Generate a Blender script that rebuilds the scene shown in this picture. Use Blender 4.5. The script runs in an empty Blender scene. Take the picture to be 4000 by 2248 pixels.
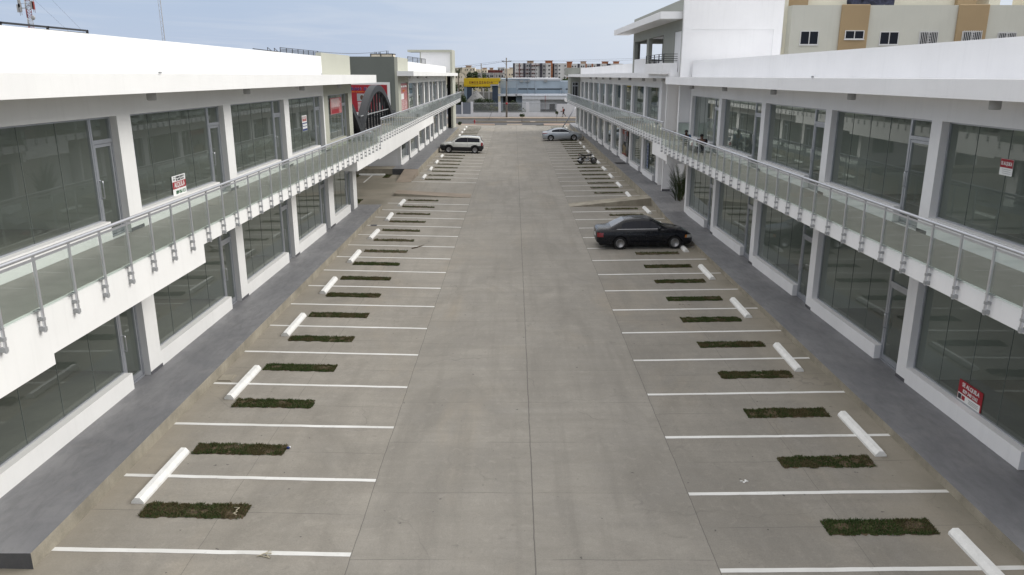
SKY_STRENGTH, SUN_E = .10, 2.5
import bpy, bmesh, math, random
from mathutils import Vector, Matrix
R = math.radians
rnd = random.Random(7)
scene = bpy.context.scene
col = scene.collection

# ------------------------------------------------------------------ materials
def nt(name):
    m = bpy.data.materials.new(name); m.use_nodes = True
    t = m.node_tree; t.nodes.clear()
    o = t.nodes.new('ShaderNodeOutputMaterial')
    return m, t, o
def N(t, kind, **kw):
    n = t.nodes.new(kind)
    for k, v in kw.items():
        if k.startswith('i_'):
            n.inputs[k[2:].replace('_', ' ')].default_value = v
        else:
            setattr(n, k, v)
    return n
def L(t, a, b): t.links.new(a, b)
def mth(t, op, a, b=None, c=None):
    n = t.nodes.new('ShaderNodeMath'); n.operation = op
    for k, v in enumerate((a, b, c)):
        if v is None: continue
        if isinstance(v, (int, float)): n.inputs[k].default_value = v
        else: L(t, v, n.inputs[k])
    return n.outputs[0]
def mixc(t, f, a, b, mode='MIX'):
    n = t.nodes.new('ShaderNodeMix'); n.data_type = 'RGBA'; n.blend_type = mode
    if isinstance(f, (int, float)): n.inputs[0].default_value = f
    else: L(t, f, n.inputs[0])
    for k, v in ((6, a), (7, b)):
        if isinstance(v, tuple): n.inputs[k].default_value = (*v, 1) if len(v) == 3 else v
        else: L(t, v, n.inputs[k])
    return n.outputs[2]
def ramp(t, x, a, b):
    n = t.nodes.new('ShaderNodeMapRange'); n.inputs[1].default_value = a; n.inputs[2].default_value = b
    L(t, x, n.inputs[0]); return n.outputs[0]
def noise(t, vec, scale, detail=4, rough=.55, dist=0):
    n = t.nodes.new('ShaderNodeTexNoise'); n.inputs['Scale'].default_value = scale
    n.inputs['Detail'].default_value = detail; n.inputs['Roughness'].default_value = rough
    n.inputs['Distortion'].default_value = dist
    if vec is not None: L(t, vec, n.inputs['Vector'])
    return n.outputs['Fac']
def scaled(t, vec, s):
    n = t.nodes.new('ShaderNodeVectorMath'); n.operation = 'MULTIPLY'; n.inputs[1].default_value = s
    L(t, vec, n.inputs[0]); return n.outputs[0]
def paint(name, c, rough=.6, metal=0, var=.08, scale=1.5, spec=.4, bump=0, bscale=60, coat=0, stain=None, fine=0):
    m, t, o = nt(name)
    p = N(t, 'ShaderNodeBsdfPrincipled'); L(t, p.outputs[0], o.inputs[0])
    p.inputs['Roughness'].default_value = rough; p.inputs['Metallic'].default_value = metal
    p.inputs['Specular IOR Level'].default_value = spec
    if coat: p.inputs['Coat Weight'].default_value = coat; p.inputs['Coat Roughness'].default_value = .06
    g = N(t, 'ShaderNodeNewGeometry')
    pos = g.outputs['Position']
    f = noise(t, pos, scale, 5, .6)
    lo = tuple(x * (1 - var * 1.6) for x in c); hi = tuple(min(1, x * (1 + var)) for x in c)
    out = mixc(t, ramp(t, f, .3, .7), lo, hi)
    if fine:
        f2 = noise(t, pos, 45, 3, .7)
        out = mixc(t, ramp(t, f2, .35, .65), mixc(t, 1.0, out, (1-fine,)*3, 'MULTIPLY'), out)
    if stain:
        # faint rain streaks running down vertical faces
        st = noise(t, scaled(t, pos, (2.2, 2.2, .12)), 2.5, 5, .65)
        k = mth(t, 'MULTIPLY', ramp(t, st, .52, .8), stain)
        out = mixc(t, k, out, tuple(x * .55 for x in c))
    L(t, out, p.inputs['Base Color'])
    if bump:
        b = N(t, 'ShaderNodeBump'); b.inputs['Strength'].default_value = bump; b.inputs['Distance'].default_value = .01
        L(t, noise(t, pos, bscale, 4, .6), b.inputs['Height']); L(t, b.outputs[0], p.inputs['Normal'])
    return m
def glass(name, tint, base=.05, k=1.25, rough=.0, wob=0, film=0):
    m, t, o = nt(name)
    tr = N(t, 'ShaderNodeBsdfTransparent'); tr.inputs[0].default_value = (*tint, 1)
    gl = N(t, 'ShaderNodeBsdfGlossy'); gl.inputs['Roughness'].default_value = rough
    gl.inputs[0].default_value = (.93, .97, .95, 1)
    # Schlick reflectance, the same from either side of the pane
    ge = N(t, 'ShaderNodeNewGeometry'); dt = N(t, 'ShaderNodeVectorMath', operation='DOT_PRODUCT')
    L(t, ge.outputs['Normal'], dt.inputs[0]); L(t, ge.outputs['Incoming'], dt.inputs[1])
    om = mth(t, 'SUBTRACT', 1.0, mth(t, 'ABSOLUTE', dt.outputs['Value']))
    fac = mth(t, 'ADD', mth(t, 'MULTIPLY', mth(t, 'ADD', mth(t, 'MULTIPLY', mth(t, 'POWER', om, 5.0), .96), .04), k), base)
    fac = mth(t, 'MINIMUM', fac, .9)
    if wob:
        g = N(t, 'ShaderNodeNewGeometry'); b = N(t, 'ShaderNodeBump')
        b.inputs['Strength'].default_value = wob; b.inputs['Distance'].default_value = .02
        L(t, noise(t, g.outputs['Position'], .55, 1), b.inputs['Height']); L(t, b.outputs[0], gl.inputs['Normal'])
    src = tr.outputs[0]
    if film:
        df = N(t, 'ShaderNodeBsdfDiffuse'); df.inputs[0].default_value = (.40, .44, .405, 1)
        mx0 = N(t, 'ShaderNodeMixShader'); mx0.inputs[0].default_value = film
        L(t, tr.outputs[0], mx0.inputs[1]); L(t, df.outputs[0], mx0.inputs[2]); src = mx0.outputs[0]
    mx = N(t, 'ShaderNodeMixShader'); L(t, fac, mx.inputs[0]); L(t, src, mx.inputs[1]); L(t, gl.outputs[0], mx.inputs[2])
    L(t, mx.outputs[0], o.inputs[0])
    return m

M = {}
M['white'] = paint('white_plaster', (.80, .80, .79), .75, var=.03, scale=.5, bump=.12, bscale=40, stain=.12)
M['white_r'] = paint('cool_white_plaster', (.83, .83, .84), .75, var=.03, scale=.5, bump=.12, bscale=40, stain=.12)
M['sage'] = paint('sage_plaster', (.44, .445, .38), .8, var=.03, scale=.6, bump=.15, bscale=40, stain=.08)
M['slate'] = paint('slate_plaster', (.155, .17, .155), .8, var=.04, scale=.6, bump=.15, bscale=40, stain=.06)
M['slate2'] = paint('olive_plaster', (.30, .31, .28), .8, var=.04, scale=.6, bump=.15, bscale=40)
M['tile'] = paint('balcony_tile', (.27, .255, .24), .55, var=.08, scale=2.5, spec=.4)
M['alu'] = paint('aluminium', (.50, .52, .56), .38, metal=.75, var=.05, scale=3)
M['alud'] = paint('grey_aluminium', (.30, .31, .34), .45, metal=.55, var=.05, scale=3)
M['steel'] = paint('stainless_steel', (.62, .63, .65), .28, metal=1, var=.04, scale=4)
M['rail'] = paint('rail_metal', (.60, .61, .64), .36, metal=.7, var=.05, scale=4)
M['clamp'] = paint('clamp_metal', (.36, .37, .38), .5, metal=.3, var=.08, scale=9)
M['black'] = paint('black_metal', (.018, .019, .022), .5, var=.15, scale=4)
M['rubber'] = paint('rubber', (.014, .014, .015), .85, var=.2, scale=20)
M['blackplastic'] = paint('black_plastic', (.02, .021, .024), .6, var=.12, scale=10)
M['base'] = paint('baseboard', (.10, .10, .11), .6, var=.1)
M['inwall'] = paint('inside_wall', (.60, .62, .58), .85, var=.05, scale=1)
M['infloor'] = paint('inside_floor', (.20, .19, .165), .7, var=.15, scale=1.2)
M['inwall2'] = paint('inside_wall_grey', (.36, .37, .36), .85, var=.06, scale=1)
M['inwall3'] = paint('inside_wall_pale', (.68, .69, .66), .85, var=.05, scale=1)
M['inceil'] = paint('inside_ceiling', (.40, .41, .39), .85, var=.04)
M['glass'] = glass('window_glass', (.76, .82, .765), .03, 1.2, wob=.018, film=.14)
M['joint'] = paint('silicone', (.17, .19, .18), .6, var=.1)
M['railglass'] = glass('rail_glass', (.925, .962, .94), .01, .9, film=.02)
M['dark'] = paint('dark_opening', (.012, .013, .016), .7, var=.1)
M['stopwhite'] = paint('stop_paint', (.78, .78, .76), .7, var=.06, scale=6, bump=.5, bscale=30, fine=.06, stain=.2)
M['line'] = None
M['red'] = paint('sign_red', (.32, .016, .026), .5, var=.04)
M['faded'] = paint('faded_red', (.42, .16, .16), .6, var=.2, scale=4)
M['signwhite'] = paint('sign_white', (.78, .79, .78), .5, var=.03)
M['navy'] = paint('sign_navy', (.02, .04, .16), .5, var=.05)
M['green'] = paint('sign_green', (.02, .12, .05), .5, var=.05)
M['letterdark'] = paint('letter_dark', (.03, .03, .035), .5, var=.05)
M['yellow'] = paint('yellow_panel', (.62, .42, .01), .5, var=.05, scale=.6)
M['orange'] = paint('letter_orange', (.75, .24, .02), .5, var=.05)
M['maroon'] = paint('letter_maroon', (.13, .012, .012), .5, var=.05)
M['skin'] = paint('skin', (.10, .052, .034), .55, var=.06, scale=8)
M['hair'] = paint('hair', (.008, .007, .007), .7, var=.1)
M['lamp'] = paint('lamp_housing', (.42, .42, .42), .5, var=.04)
M['archm'] = paint('arch_paint', (.022, .024, .028), .5, var=.06, scale=2)

def lot_material(name, ca, cb, cc, joints_x, jy0, jp, jx_lim=None, dark=1.0, tyre=0):
    m, t, o = nt(name)
    p = N(t, 'ShaderNodeBsdfPrincipled'); L(t, p.outputs[0], o.inputs[0])
    p.inputs['Roughness'].default_value = .8; p.inputs['Specular IOR Level'].default_value = .35
    g = N(t, 'ShaderNodeNewGeometry'); pos = g.outputs['Position']
    s = N(t, 'ShaderNodeSeparateXYZ'); L(t, pos, s.inputs[0])
    x, y = s.outputs[0], s.outputs[1]
    big = noise(t, pos, .16, 5, .6, .6)
    mid = noise(t, pos, .9, 6, .65, .4)
    strk = noise(t, scaled(t, pos, (.22, 1.9, 1)), 1.2, 5, .65, .3)      # broom / trowel streaks across
    lng = noise(t, scaled(t, pos, (2.3, .13, 1)), .9, 4, .6)               # wheel lanes along the drive
    fine = noise(t, pos, 38, 4, .7)
    c = mixc(t, ramp(t, big, .36, .66), ca, cb)
    blot = noise(t, scaled(t, pos, (1, .55, 1)), .42, 7, .68, 1.0)
    c = mixc(t, mth(t, 'MULTIPLY', ramp(t, blot, .46, .66), .6), c, tuple(v * .66 for v in ca))
    wrm = noise(t, scaled(t, pos, (1.1, .4, 1)), .3, 4, .6, .8)
    c = mixc(t, mth(t, 'MULTIPLY', ramp(t, wrm, .54, .72), .5), c, (cb[0] * 1.02, cb[1] * .93, cb[2] * .80))
    c = mixc(t, mth(t, 'MULTIPLY', ramp(t, mid, .45, .75), .65), c, cc)
    c = mixc(t, mth(t, 'MULTIPLY', ramp(t, strk, .42, .72), .55), c, tuple(v * .80 for v in ca))
    c = mixc(t, mth(t, 'MULTIPLY', ramp(t, lng, .5, .75), .45 + tyre), c, tuple(v * .72 for v in ca))
    # slab to slab tone: each pour has its own shade
    yy = mth(t, 'DIVIDE', mth(t, 'SUBTRACT', y, jy0), jp)
    cell = mth(t, 'FLOOR', yy)
    side = mth(t, 'GREATER_THAN', x, joints_x[0])
    wn = N(t, 'ShaderNodeTexWhiteNoise', noise_dimensions='2D')
    cv = N(t, 'ShaderNodeCombineXYZ'); L(t, cell, cv.inputs[0]); L(t, side, cv.inputs[1]); L(t, cv.outputs[0], wn.inputs['Vector'])
    c = mixc(t, mth(t, 'MULTIPLY', wn.outputs['Value'], .22), c, tuple(v * .74 for v in cb))
    # stains
    sp = noise(t, pos, 2.6, 3, .5, 1.2)
    c = mixc(t, mth(t, 'MULTIPLY', ramp(t, sp, .66, .78), .35), c, tuple(v * .5 for v in ca))
    sp2 = noise(t, pos, 7.5, 2, .5)
    c = mixc(t, mth(t, 'MULTIPLY', ramp(t, sp2, .735, .76), .7), c, (.05, .048, .045))
    pale = noise(t, scaled(t, pos, (1, .6, 1)), .6, 6, .68, .9)
    c = mixc(t, mth(t, 'MULTIPLY', ramp(t, pale, .60, .78), .24), c, tuple(min(1, v * 1.45) for v in cb))
    c = mixc(t, ramp(t, fine, .3, .7), mixc(t, 1.0, c, (.80, .80, .80), 'MULTIPLY'), c)
    spk = noise(t, pos, 11, 5, .75)
    c = mixc(t, mth(t, 'MULTIPLY', ramp(t, spk, .5, .72), .32), c, tuple(v * .62 for v in ca))
    spl = noise(t, pos, 5.3, 5, .7, .6)
    c = mixc(t, mth(t, 'MULTIPLY', ramp(t, spl, .55, .75), .22), c, tuple(min(1, v * 1.28) for v in cb))
    ed = ramp(t, mth(t, 'ADD', mth(t, 'ABSOLUTE', x), mth(t, 'MULTIPLY', mth(t, 'SUBTRACT', noise(t, pos, .7, 5, .65), .5), 1.6)), 6.7, 8.2)
    c = mixc(t, mth(t, 'MULTIPLY', ed, .55), c, (.29, .258, .20))
    damp = ramp(t, mth(t, 'ADD', mth(t, 'ABSOLUTE', x), mth(t, 'MULTIPLY', mth(t, 'SUBTRACT', noise(t, scaled(t, pos, (1, .6, 1)), 1.5, 5, .7), .5), .5)), 7.78, 8.3)
    c = mixc(t, mth(t, 'MULTIPLY', damp, mth(t, 'MULTIPLY', ramp(t, noise(t, pos, .35, 3), .42, .6), .38)), c, (.11, .105, .08))
    # joints
    wob = mth(t, 'MULTIPLY', mth(t, 'SUBTRACT', noise(t, pos, 1.3, 3), .5), .05)
    dj = None
    for jx, w in joints_x[1:]:
        d = mth(t, 'ABSOLUTE', mth(t, 'SUBTRACT', mth(t, 'ADD', x, wob), jx))
        k = mth(t, 'LESS_THAN', d, w)
        dj = k if dj is None else mth(t, 'MAXIMUM', dj, k)
    fy = mth(t, 'ABSOLUTE', mth(t, 'SUBTRACT', mth(t, 'FRACT', mth(t, 'ADD', yy, mth(t, 'MULTIPLY', wob, .5))), .5))
    ky = mth(t, 'GREATER_THAN', fy, .5 - .010 / jp)
    fade = ramp(t, noise(t, pos, .5, 2), .38, .55)
    ky = mth(t, 'MULTIPLY', mth(t, 'MULTIPLY', ky, fade), .62)
    dj = ky if dj is None else mth(t, 'MAXIMUM', dj, ky)
    c = mixc(t, mth(t, 'MULTIPLY', dj, .66), c, (.07, .066, .06))
    # hairline cracks
    vo = N(t, 'ShaderNodeTexVoronoi', feature='DISTANCE_TO_EDGE'); vo.inputs['Scale'].default_value = .28
    dvec = N(t, 'ShaderNodeVectorMath', operation='ADD'); L(t, pos, dvec.inputs[0])
    nn = N(t, 'ShaderNodeTexNoise'); nn.inputs['Scale'].default_value = 1.1; L(t, pos, nn.inputs['Vector']); 
    L(t, nn.outputs['Color'], dvec.inputs[1]); L(t, dvec.outputs[0], vo.inputs['Vector'])
    ck = mth(t, 'MULTIPLY', mth(t, 'LESS_THAN', vo.outputs['Distance'], .0035), ramp(t, noise(t, pos, .33, 2), .5, .62))
    c = mixc(t, mth(t, 'MULTIPLY', ck, .22), c, (.07, .066, .06))
    c = mixc(t, 1.0, c, (dark, dark, dark), 'MULTIPLY')
    L(t, c, p.inputs['Base Color'])
    b = N(t, 'ShaderNodeBump'); b.inputs['Strength'].default_value = .25; b.inputs['Distance'].default_value = .01
    L(t, mth(t, 'ADD', fine, mth(t, 'MULTIPLY', dj, -2)), b.inputs['Height']); L(t, b.outputs[0], p.inputs['Normal'])
    return m
M['lotL'] = lot_material('bay_concrete', (.29, .269, .232), (.355, .33, .288), (.26, .246, .222), [-99, (-5.45, .004), (-2.79, .007)], 12.72, 2.393)
M['lotR'] = lot_material('bay_concrete_shaded', (.26, .242, .21), (.315, .294, .257), (.23, .218, .198), [99, (6.02, .004), (3.43, .007)], 12.3, 2.42)  # left bay tones taken darker, the right side's shade put into the colour
M['drive'] = lot_material('drive_concrete', (.285, .266, .232), (.35, .327, .287), (.255, .242, .22), [.37, (.37, .011), (-2.79, .007), (3.43, .007)], 11.35, 2.155, tyre=.2)
M['walk'] = None
def walk_material(name, a, b):
    m, t, o = nt(name)
    p = N(t, 'ShaderNodeBsdfPrincipled'); L(t, p.outputs[0], o.inputs[0])
    g = N(t, 'ShaderNodeNewGeometry'); pos = g.outputs['Position']
    f = noise(t, pos, .5, 6, .65, .8); f2 = noise(t, scaled(t, pos, (3.2, 1.0, 1)), 1.6, 5, .7, .5); f3 = noise(t, pos, 50, 3, .7)
    c = mixc(t, ramp(t, f, .35, .68), a, b)
    c = mixc(t, mth(t, 'MULTIPLY', ramp(t, f2, .45, .7), .5), c, tuple(v * .72 for v in a))
    c = mixc(t, mth(t, 'MULTIPLY', ramp(t, noise(t, pos, 1.1, 4, .6, 1.5), .6, .75), .3), c, (b[0]*1.2, b[1]*1.15, b[2]*1.08))
    c = mixc(t, ramp(t, f3, .3, .7), mixc(t, 1.0, c, (.9, .9, .9), 'MULTIPLY'), c)
    L(t, c, p.inputs['Base Color'])
    r = mth(t, 'ADD', mth(t, 'MULTIPLY', f2, .25), .38); L(t, r, p.inputs['Roughness'])
    p.inputs['Specular IOR Level'].default_value = .4
    return m
M['walk'] = walk_material('polished_cement', (.185, .187, .198), (.255, .254, .262))
M['kerb'] = paint('kerb_concrete', (.34, .31, .25), .85, var=.2, scale=1.3, bump=.4, bscale=25, fine=.15, stain=.45)
M['asphalt'] = paint('asphalt', (.085, .085, .087), .9, var=.18, scale=.6, bump=.4, bscale=60, fine=.25)
M['pavement'] = paint('pavement', (.30, .25, .20), .9, var=.15, scale=.5, fine=.12)
M['pinkwalk'] = paint('pink_concrete', (.36, .27, .22), .9, var=.14, scale=.5, fine=.12)
M['earth'] = paint('earth', (.16, .14, .09), .95, var=.3, scale=.15, fine=.2)
def line_material():
    m, t, o = nt('line_paint')
    p = N(t, 'ShaderNodeBsdfPrincipled'); L(t, p.outputs[0], o.inputs[0]); p.inputs['Roughness'].default_value = .75
    g = N(t, 'ShaderNodeNewGeometry'); pos = g.outputs['Position']
    w = noise(t, pos, 9, 5, .7); w2 = noise(t, pos, .8, 4, .6)
    c = mixc(t, ramp(t, w2, .35, .7), (.60, .595, .57), (.74, .74, .72))
    c = mixc(t, mth(t, 'MULTIPLY', ramp(t, w, .60, .72), .6), c, (.33, .32, .29))
    L(t, c, p.inputs['Base Color']); return m
M['line'] = line_material()
def leaf(name, a, b, rough=.55, scale=.9):
    m, t, o = nt(name)
    p = N(t, 'ShaderNodeBsdfPrincipled'); p.inputs['Roughness'].default_value = rough
    p.inputs['Specular IOR Level'].default_value = .3
    g = N(t, 'ShaderNodeNewGeometry'); pos = g.outputs['Position']
    f = noise(t, pos, scale, 4, .6)
    oi = N(t, 'ShaderNodeTexWhiteNoise', noise_dimensions='3D'); L(t, scaled(t, pos, (3, 3, 3)), oi.inputs['Vector'])
    c = mixc(t, ramp(t, f, .35, .65), a, b)
    c = mixc(t, mth(t, 'MULTIPLY', g.outputs['Random Per Island'], .55), c, tuple(v * .45 for v in a))
    L(t, c, p.inputs['Base Color'])
    tl = N(t, 'ShaderNodeBsdfTranslucent'); L(t, c, tl.inputs[0])
    mx = N(t, 'ShaderNodeMixShader'); mx.inputs[0].default_value = .25
    L(t, p.outputs[0], mx.inputs[1]); L(t, tl.outputs[0], mx.inputs[2]); L(t, mx.outputs[0], o.inputs[0])
    return m
M['grassblade'] = leaf('grass_blade', (.048, .092, .024), (.095, .135, .042), .7, 3.5)
M['grassdry'] = leaf('grass_blade_dry', (.17, .135, .07), (.10, .095, .04), .8, 3.5)
M['soil'] = paint('soil', (.085, .062, .036), .95, var=.35, scale=14)
M['palmleaf'] = leaf('palm_leaf', (.030, .055, .018), (.060, .085, .028))
M['treeleaf'] = leaf('tree_leaf', (.028, .050, .016), (.055, .085, .026), .6, .5)
M['shrubleaf'] = leaf('shrub_leaf', (.045, .075, .020), (.085, .12, .03), .6, 1.2)
M['shrubyel'] = leaf('shrub_leaf_yellowish', (.10, .13, .025), (.16, .17, .04), .6, 1.2)
M['bark'] = paint('bark', (.12, .095, .07), .9, var=.25, scale=6)
M['wood'] = paint('weathered_pole', (.24, .22, .20), .85, var=.2, scale=5, stain=.5)
M['thatch'] = paint('thatch', (.26, .26, .255), .95, var=.3, scale=5, fine=.3)

# ------------------------------------------------------------------ mesh building
class MB:
    def __init__(s): s.v = []; s.f = []; s.m = []; s.sm = []
    def add(s, vs, fs, mi=0, smooth=False):
        o = len(s.v); s.v += [tuple(p) for p in vs]
        for f in fs: s.f.append(tuple(i + o for i in f)); s.m.append(mi); s.sm.append(smooth)
    def box(s, x0, x1, y0, y1, z0, z1, mi=0):
        vs = [(x, y, z) for z in (z0, z1) for y in (y0, y1) for x in (x0, x1)]
        s.add(vs, [(0, 2, 3, 1), (4, 5, 7, 6), (0, 1, 5, 4), (2, 6, 7, 3), (0, 4, 6, 2), (1, 3, 7, 5)], mi)
    def hexa(s, vs, mi=0):
        s.add(vs, [(0, 2, 3, 1), (4, 5, 7, 6), (0, 1, 5, 4), (2, 6, 7, 3), (0, 4, 6, 2), (1, 3, 7, 5)], mi)
    def quad(s, a, b, c, d, mi=0): s.add([a, b, c, d], [(0, 1, 2, 3)], mi)
    def tube(s, pts, r, n=8, mi=0, cap=True, smooth=True):
        pts = [Vector(p) for p in pts]; rr = r if isinstance(r, (list, tuple)) else [r] * len(pts)
        rings = []; up = None
        for i, p in enumerate(pts):
            a = pts[max(0, i - 1)]; b = pts[min(len(pts) - 1, i + 1)]
            t = (b - a)
            t = t.normalized() if t.length > 1e-9 else Vector((0, 0, 1))
            if up is None:
                up = Vector((0, 0, 1)) if abs(t.z) < .9 else Vector((1, 0, 0))
            u = t.cross(up)
            if u.length < 1e-6: u = t.cross(Vector((0, 1, 0)))
            u.normalize(); w = u.cross(t); w.normalize(); up = w
            rings.append([p + (u * math.cos(2 * math.pi * k / n) + w * math.sin(2 * math.pi * k / n)) * rr[i] for k in range(n)])
        vs = [q for ring in rings for q in ring]; fs = []
        for i in range(len(pts) - 1):
            for k in range(n):
                a = i * n + k; b = i * n + (k + 1) % n
                fs.append((a, b, b + n, a + n))
        if cap: fs.append(tuple(range(n - 1, -1, -1))); fs.append(tuple((len(pts) - 1) * n + k for k in range(n)))
        s.add(vs, fs, mi, smooth)
    def lathe(s, prof, axis='z', c=(0, 0, 0), n=24, mi=0, smooth=True):
        # prof: (radius, height) pairs
        vs = []; fs = []
        for r, h in prof:
            for k in range(n):
                a = 2 * math.pi * k / n; u, w = r * math.cos(a), r * math.sin(a)
                vs.append({'z': (c[0] + u, c[1] + w, c[2] + h), 'y': (c[0] + u, c[1] + h, c[2] + w), 'x': (c[0] + h, c[1] + u, c[2] + w)}[axis])
        for i in range(len(prof) - 1):
            for k in range(n):
                a = i * n + k; b = i * n + (k + 1) % n
                fs.append((a, b, b + n, a + n))
        if prof[0][0] > 1e-6: fs.append(tuple(range(n - 1, -1, -1)))
        if prof[-1][0] > 1e-6: fs.append(tuple((len(prof) - 1) * n + k for k in range(n)))
        s.add(vs, fs, mi, smooth)
    def ball(s, c, r, mi=0, seg=10, rings=7, smooth=True):
        rx, ry, rz = r if isinstance(r, (tuple, list)) else (r, r, r)
        vs = [(c[0], c[1], c[2] - rz)]; fs = []
        for i in range(1, rings):
            ph = -math.pi / 2 + math.pi * i / rings
            for k in range(seg):
                a = 2 * math.pi * k / seg
                vs.append((c[0] + rx * math.cos(ph) * math.cos(a), c[1] + ry * math.cos(ph) * math.sin(a), c[2] + rz * math.sin(ph)))
        vs.append((c[0], c[1], c[2] + rz)); T = len(vs) - 1
        for k in range(seg):
            fs.append((0, 1 + (k + 1) % seg, 1 + k)); o = 1 + (rings - 2) * seg
            fs.append((T, o + k, o + (k + 1) % seg))
        for i in range(rings - 2):
            for k in range(seg):
                a = 1 + i * seg + k; b = 1 + i * seg + (k + 1) % seg
                fs.append((a, b, b + seg, a + seg))
        s.add(vs, fs, mi, smooth)
    def grid(s, rows, mi=0, smooth=True, closed=False):
        n = len(rows[0]); vs = [p for r in rows for p in r]; fs = []
        for i in range(len(rows) - 1):
            for k in range(n - 1 + (1 if closed else 0)):
                a = i * n + k; b = i * n + (k + 1) % n
                fs.append((a, b, b + n, a + n))
        s.add(vs, fs, mi, smooth)
    def mesh(s, name, mats):
        me = bpy.data.meshes.new(name); me.from_pydata(s.v, [], s.f)
        for m in (mats if isinstance(mats, (list, tuple)) else [mats]): me.materials.append(m)
        me.polygons.foreach_set('material_index', s.m); me.polygons.foreach_set('use_smooth', s.sm)
        me.update(); return me
    def build(s, name, mats, parent=None, bevel=0, fix=False, sharp=None, sub=0):
        me = s.mesh(name, mats)
        if fix or sub:
            bm = bmesh.new(); bm.from_mesh(me); bmesh.ops.remove_doubles(bm, verts=bm.verts, dist=1e-5)
            bmesh.ops.recalc_face_normals(bm, faces=bm.faces); bm.to_mesh(me); bm.free()
        if sharp: me.set_sharp_from_angle(angle=R(sharp))
        o = bpy.data.objects.new(name, me); col.objects.link(o)
        if parent: o.parent = parent
        if bevel:
            b = o.modifiers.new('bevel', 'BEVEL'); b.width = bevel; b.segments = 2; b.limit_method = 'ANGLE'
        if sub:
            q = o.modifiers.new('sub', 'SUBSURF'); q.levels = sub; q.render_levels = sub
        return o
def tag(o, label=None, cat=None, group=None, kind=None):
    if label: o['label'] = label
    if cat: o['category'] = cat
    if group: o['group'] = group
    if kind: o['kind'] = kind
    return o
def thing(name, label, cat, loc=(0, 0, 0), rz=0, group=None):
    o = bpy.data.objects.new(name, None); col.objects.link(o)
    o.empty_display_size = .3; o.location = loc; o.rotation_euler = (0, 0, rz)
    return tag(o, label, cat, group)
def copy_tree(o, parent=None):
    c = o.copy(); col.objects.link(c)
    if parent: c.parent = parent
    for ch in list(o.children): copy_tree(ch, c)
    return c
_fc = {}
def text_mesh(txt, size, mat, depth=.004, bold=0):
    key = (txt, size, mat.name, bold)
    if key in _fc: return _fc[key]
    cu = bpy.data.curves.new('lettering', 'FONT'); cu.body = txt; cu.size = size; cu.extrude = depth; cu.offset = bold * size
    cu.align_x = 'CENTER'; cu.align_y = 'CENTER'
    o = bpy.data.objects.new('lettering_tmp', cu); col.objects.link(o)
    dg = bpy.context.evaluated_depsgraph_get(); me = bpy.data.meshes.new_from_object(o.evaluated_get(dg))
    bpy.data.objects.remove(o); me.name = 'lettering'; me.materials.clear(); me.materials.append(mat)
    _fc[key] = me; return me
def lettering(txt, size, mat, parent, loc, right=(1, 0, 0), up=(0, 0, 1), sx=1, bold=.012, name='lettering', fit=None):
    me = text_mesh(txt, size, mat, .004, bold)
    if fit: xs_ = [v.co.x for v in me.vertices]; sx = fit / (max(xs_) - min(xs_))
    o = bpy.data.objects.new(name, me); col.objects.link(o); o.parent = parent
    r = Vector(right).normalized(); u = Vector(up).normalized(); n = r.cross(u)
    mt = Matrix((r, u, n)).transposed().to_4x4()
    o.matrix_local = Matrix.Translation(loc) @ mt @ Matrix.Diagonal((sx, 1, 1, 1))
    return o
ORD = ['', 'first', 'second', 'third', 'fourth', 'fifth', 'sixth', 'seventh', 'eighth', 'ninth', 'tenth', 'eleventh', 'twelfth', 'thirteenth', 'fourteenth', 'fifteenth', 'sixteenth', 'seventeenth', 'eighteenth', 'nineteenth', 'twentieth', 'twenty-first', 'twenty-second', 'twenty-third', 'twenty-fourth', 'twenty-fifth', 'twenty-sixth', 'twenty-seventh', 'twenty-eighth', 'twenty-ninth', 'thirtieth']

# ------------------------------------------------------------------ facade frames: s runs along the court, d into the building
class Frame:
    def __init__(f, A, B, sgn, s0): f.A, f.B, f.sgn, f.s0 = A, B, sgn, s0
    def p(f, s, d, z):
        k = .0055 * min(1, max(0, (z - 4.6) / 2.2))
        return (f.A + f.B * s + f.sgn * d, s, z - k * (s - f.s0))
    def box(f, mb, s0, s1, d0, d1, z0, z1, mi=0):
        da, db = (d0, d1) if f.sgn > 0 else (d1, d0)
        mb.hexa([f.p(s, d, z) for z in (z0, z1) for s in (s0, s1) for d in (da, db)], mi)
    def quad(f, mb, s0, s1, d, z0, z1, mi=0):
        mb.quad(f.p(s0, d, z0), f.p(s1, d, z0), f.p(s1, d, z1), f.p(s0, d, z1), mi)
FL_ = Frame(-9.63, .012, -1, 18)
FR_ = Frame(10.381, -.0165, 1, 18)
FFL = Frame(-9.15 - .252, .004, -1, 65)
FFR = Frame(9.74 + 1.0184, -.019, 1, 55)

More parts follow.
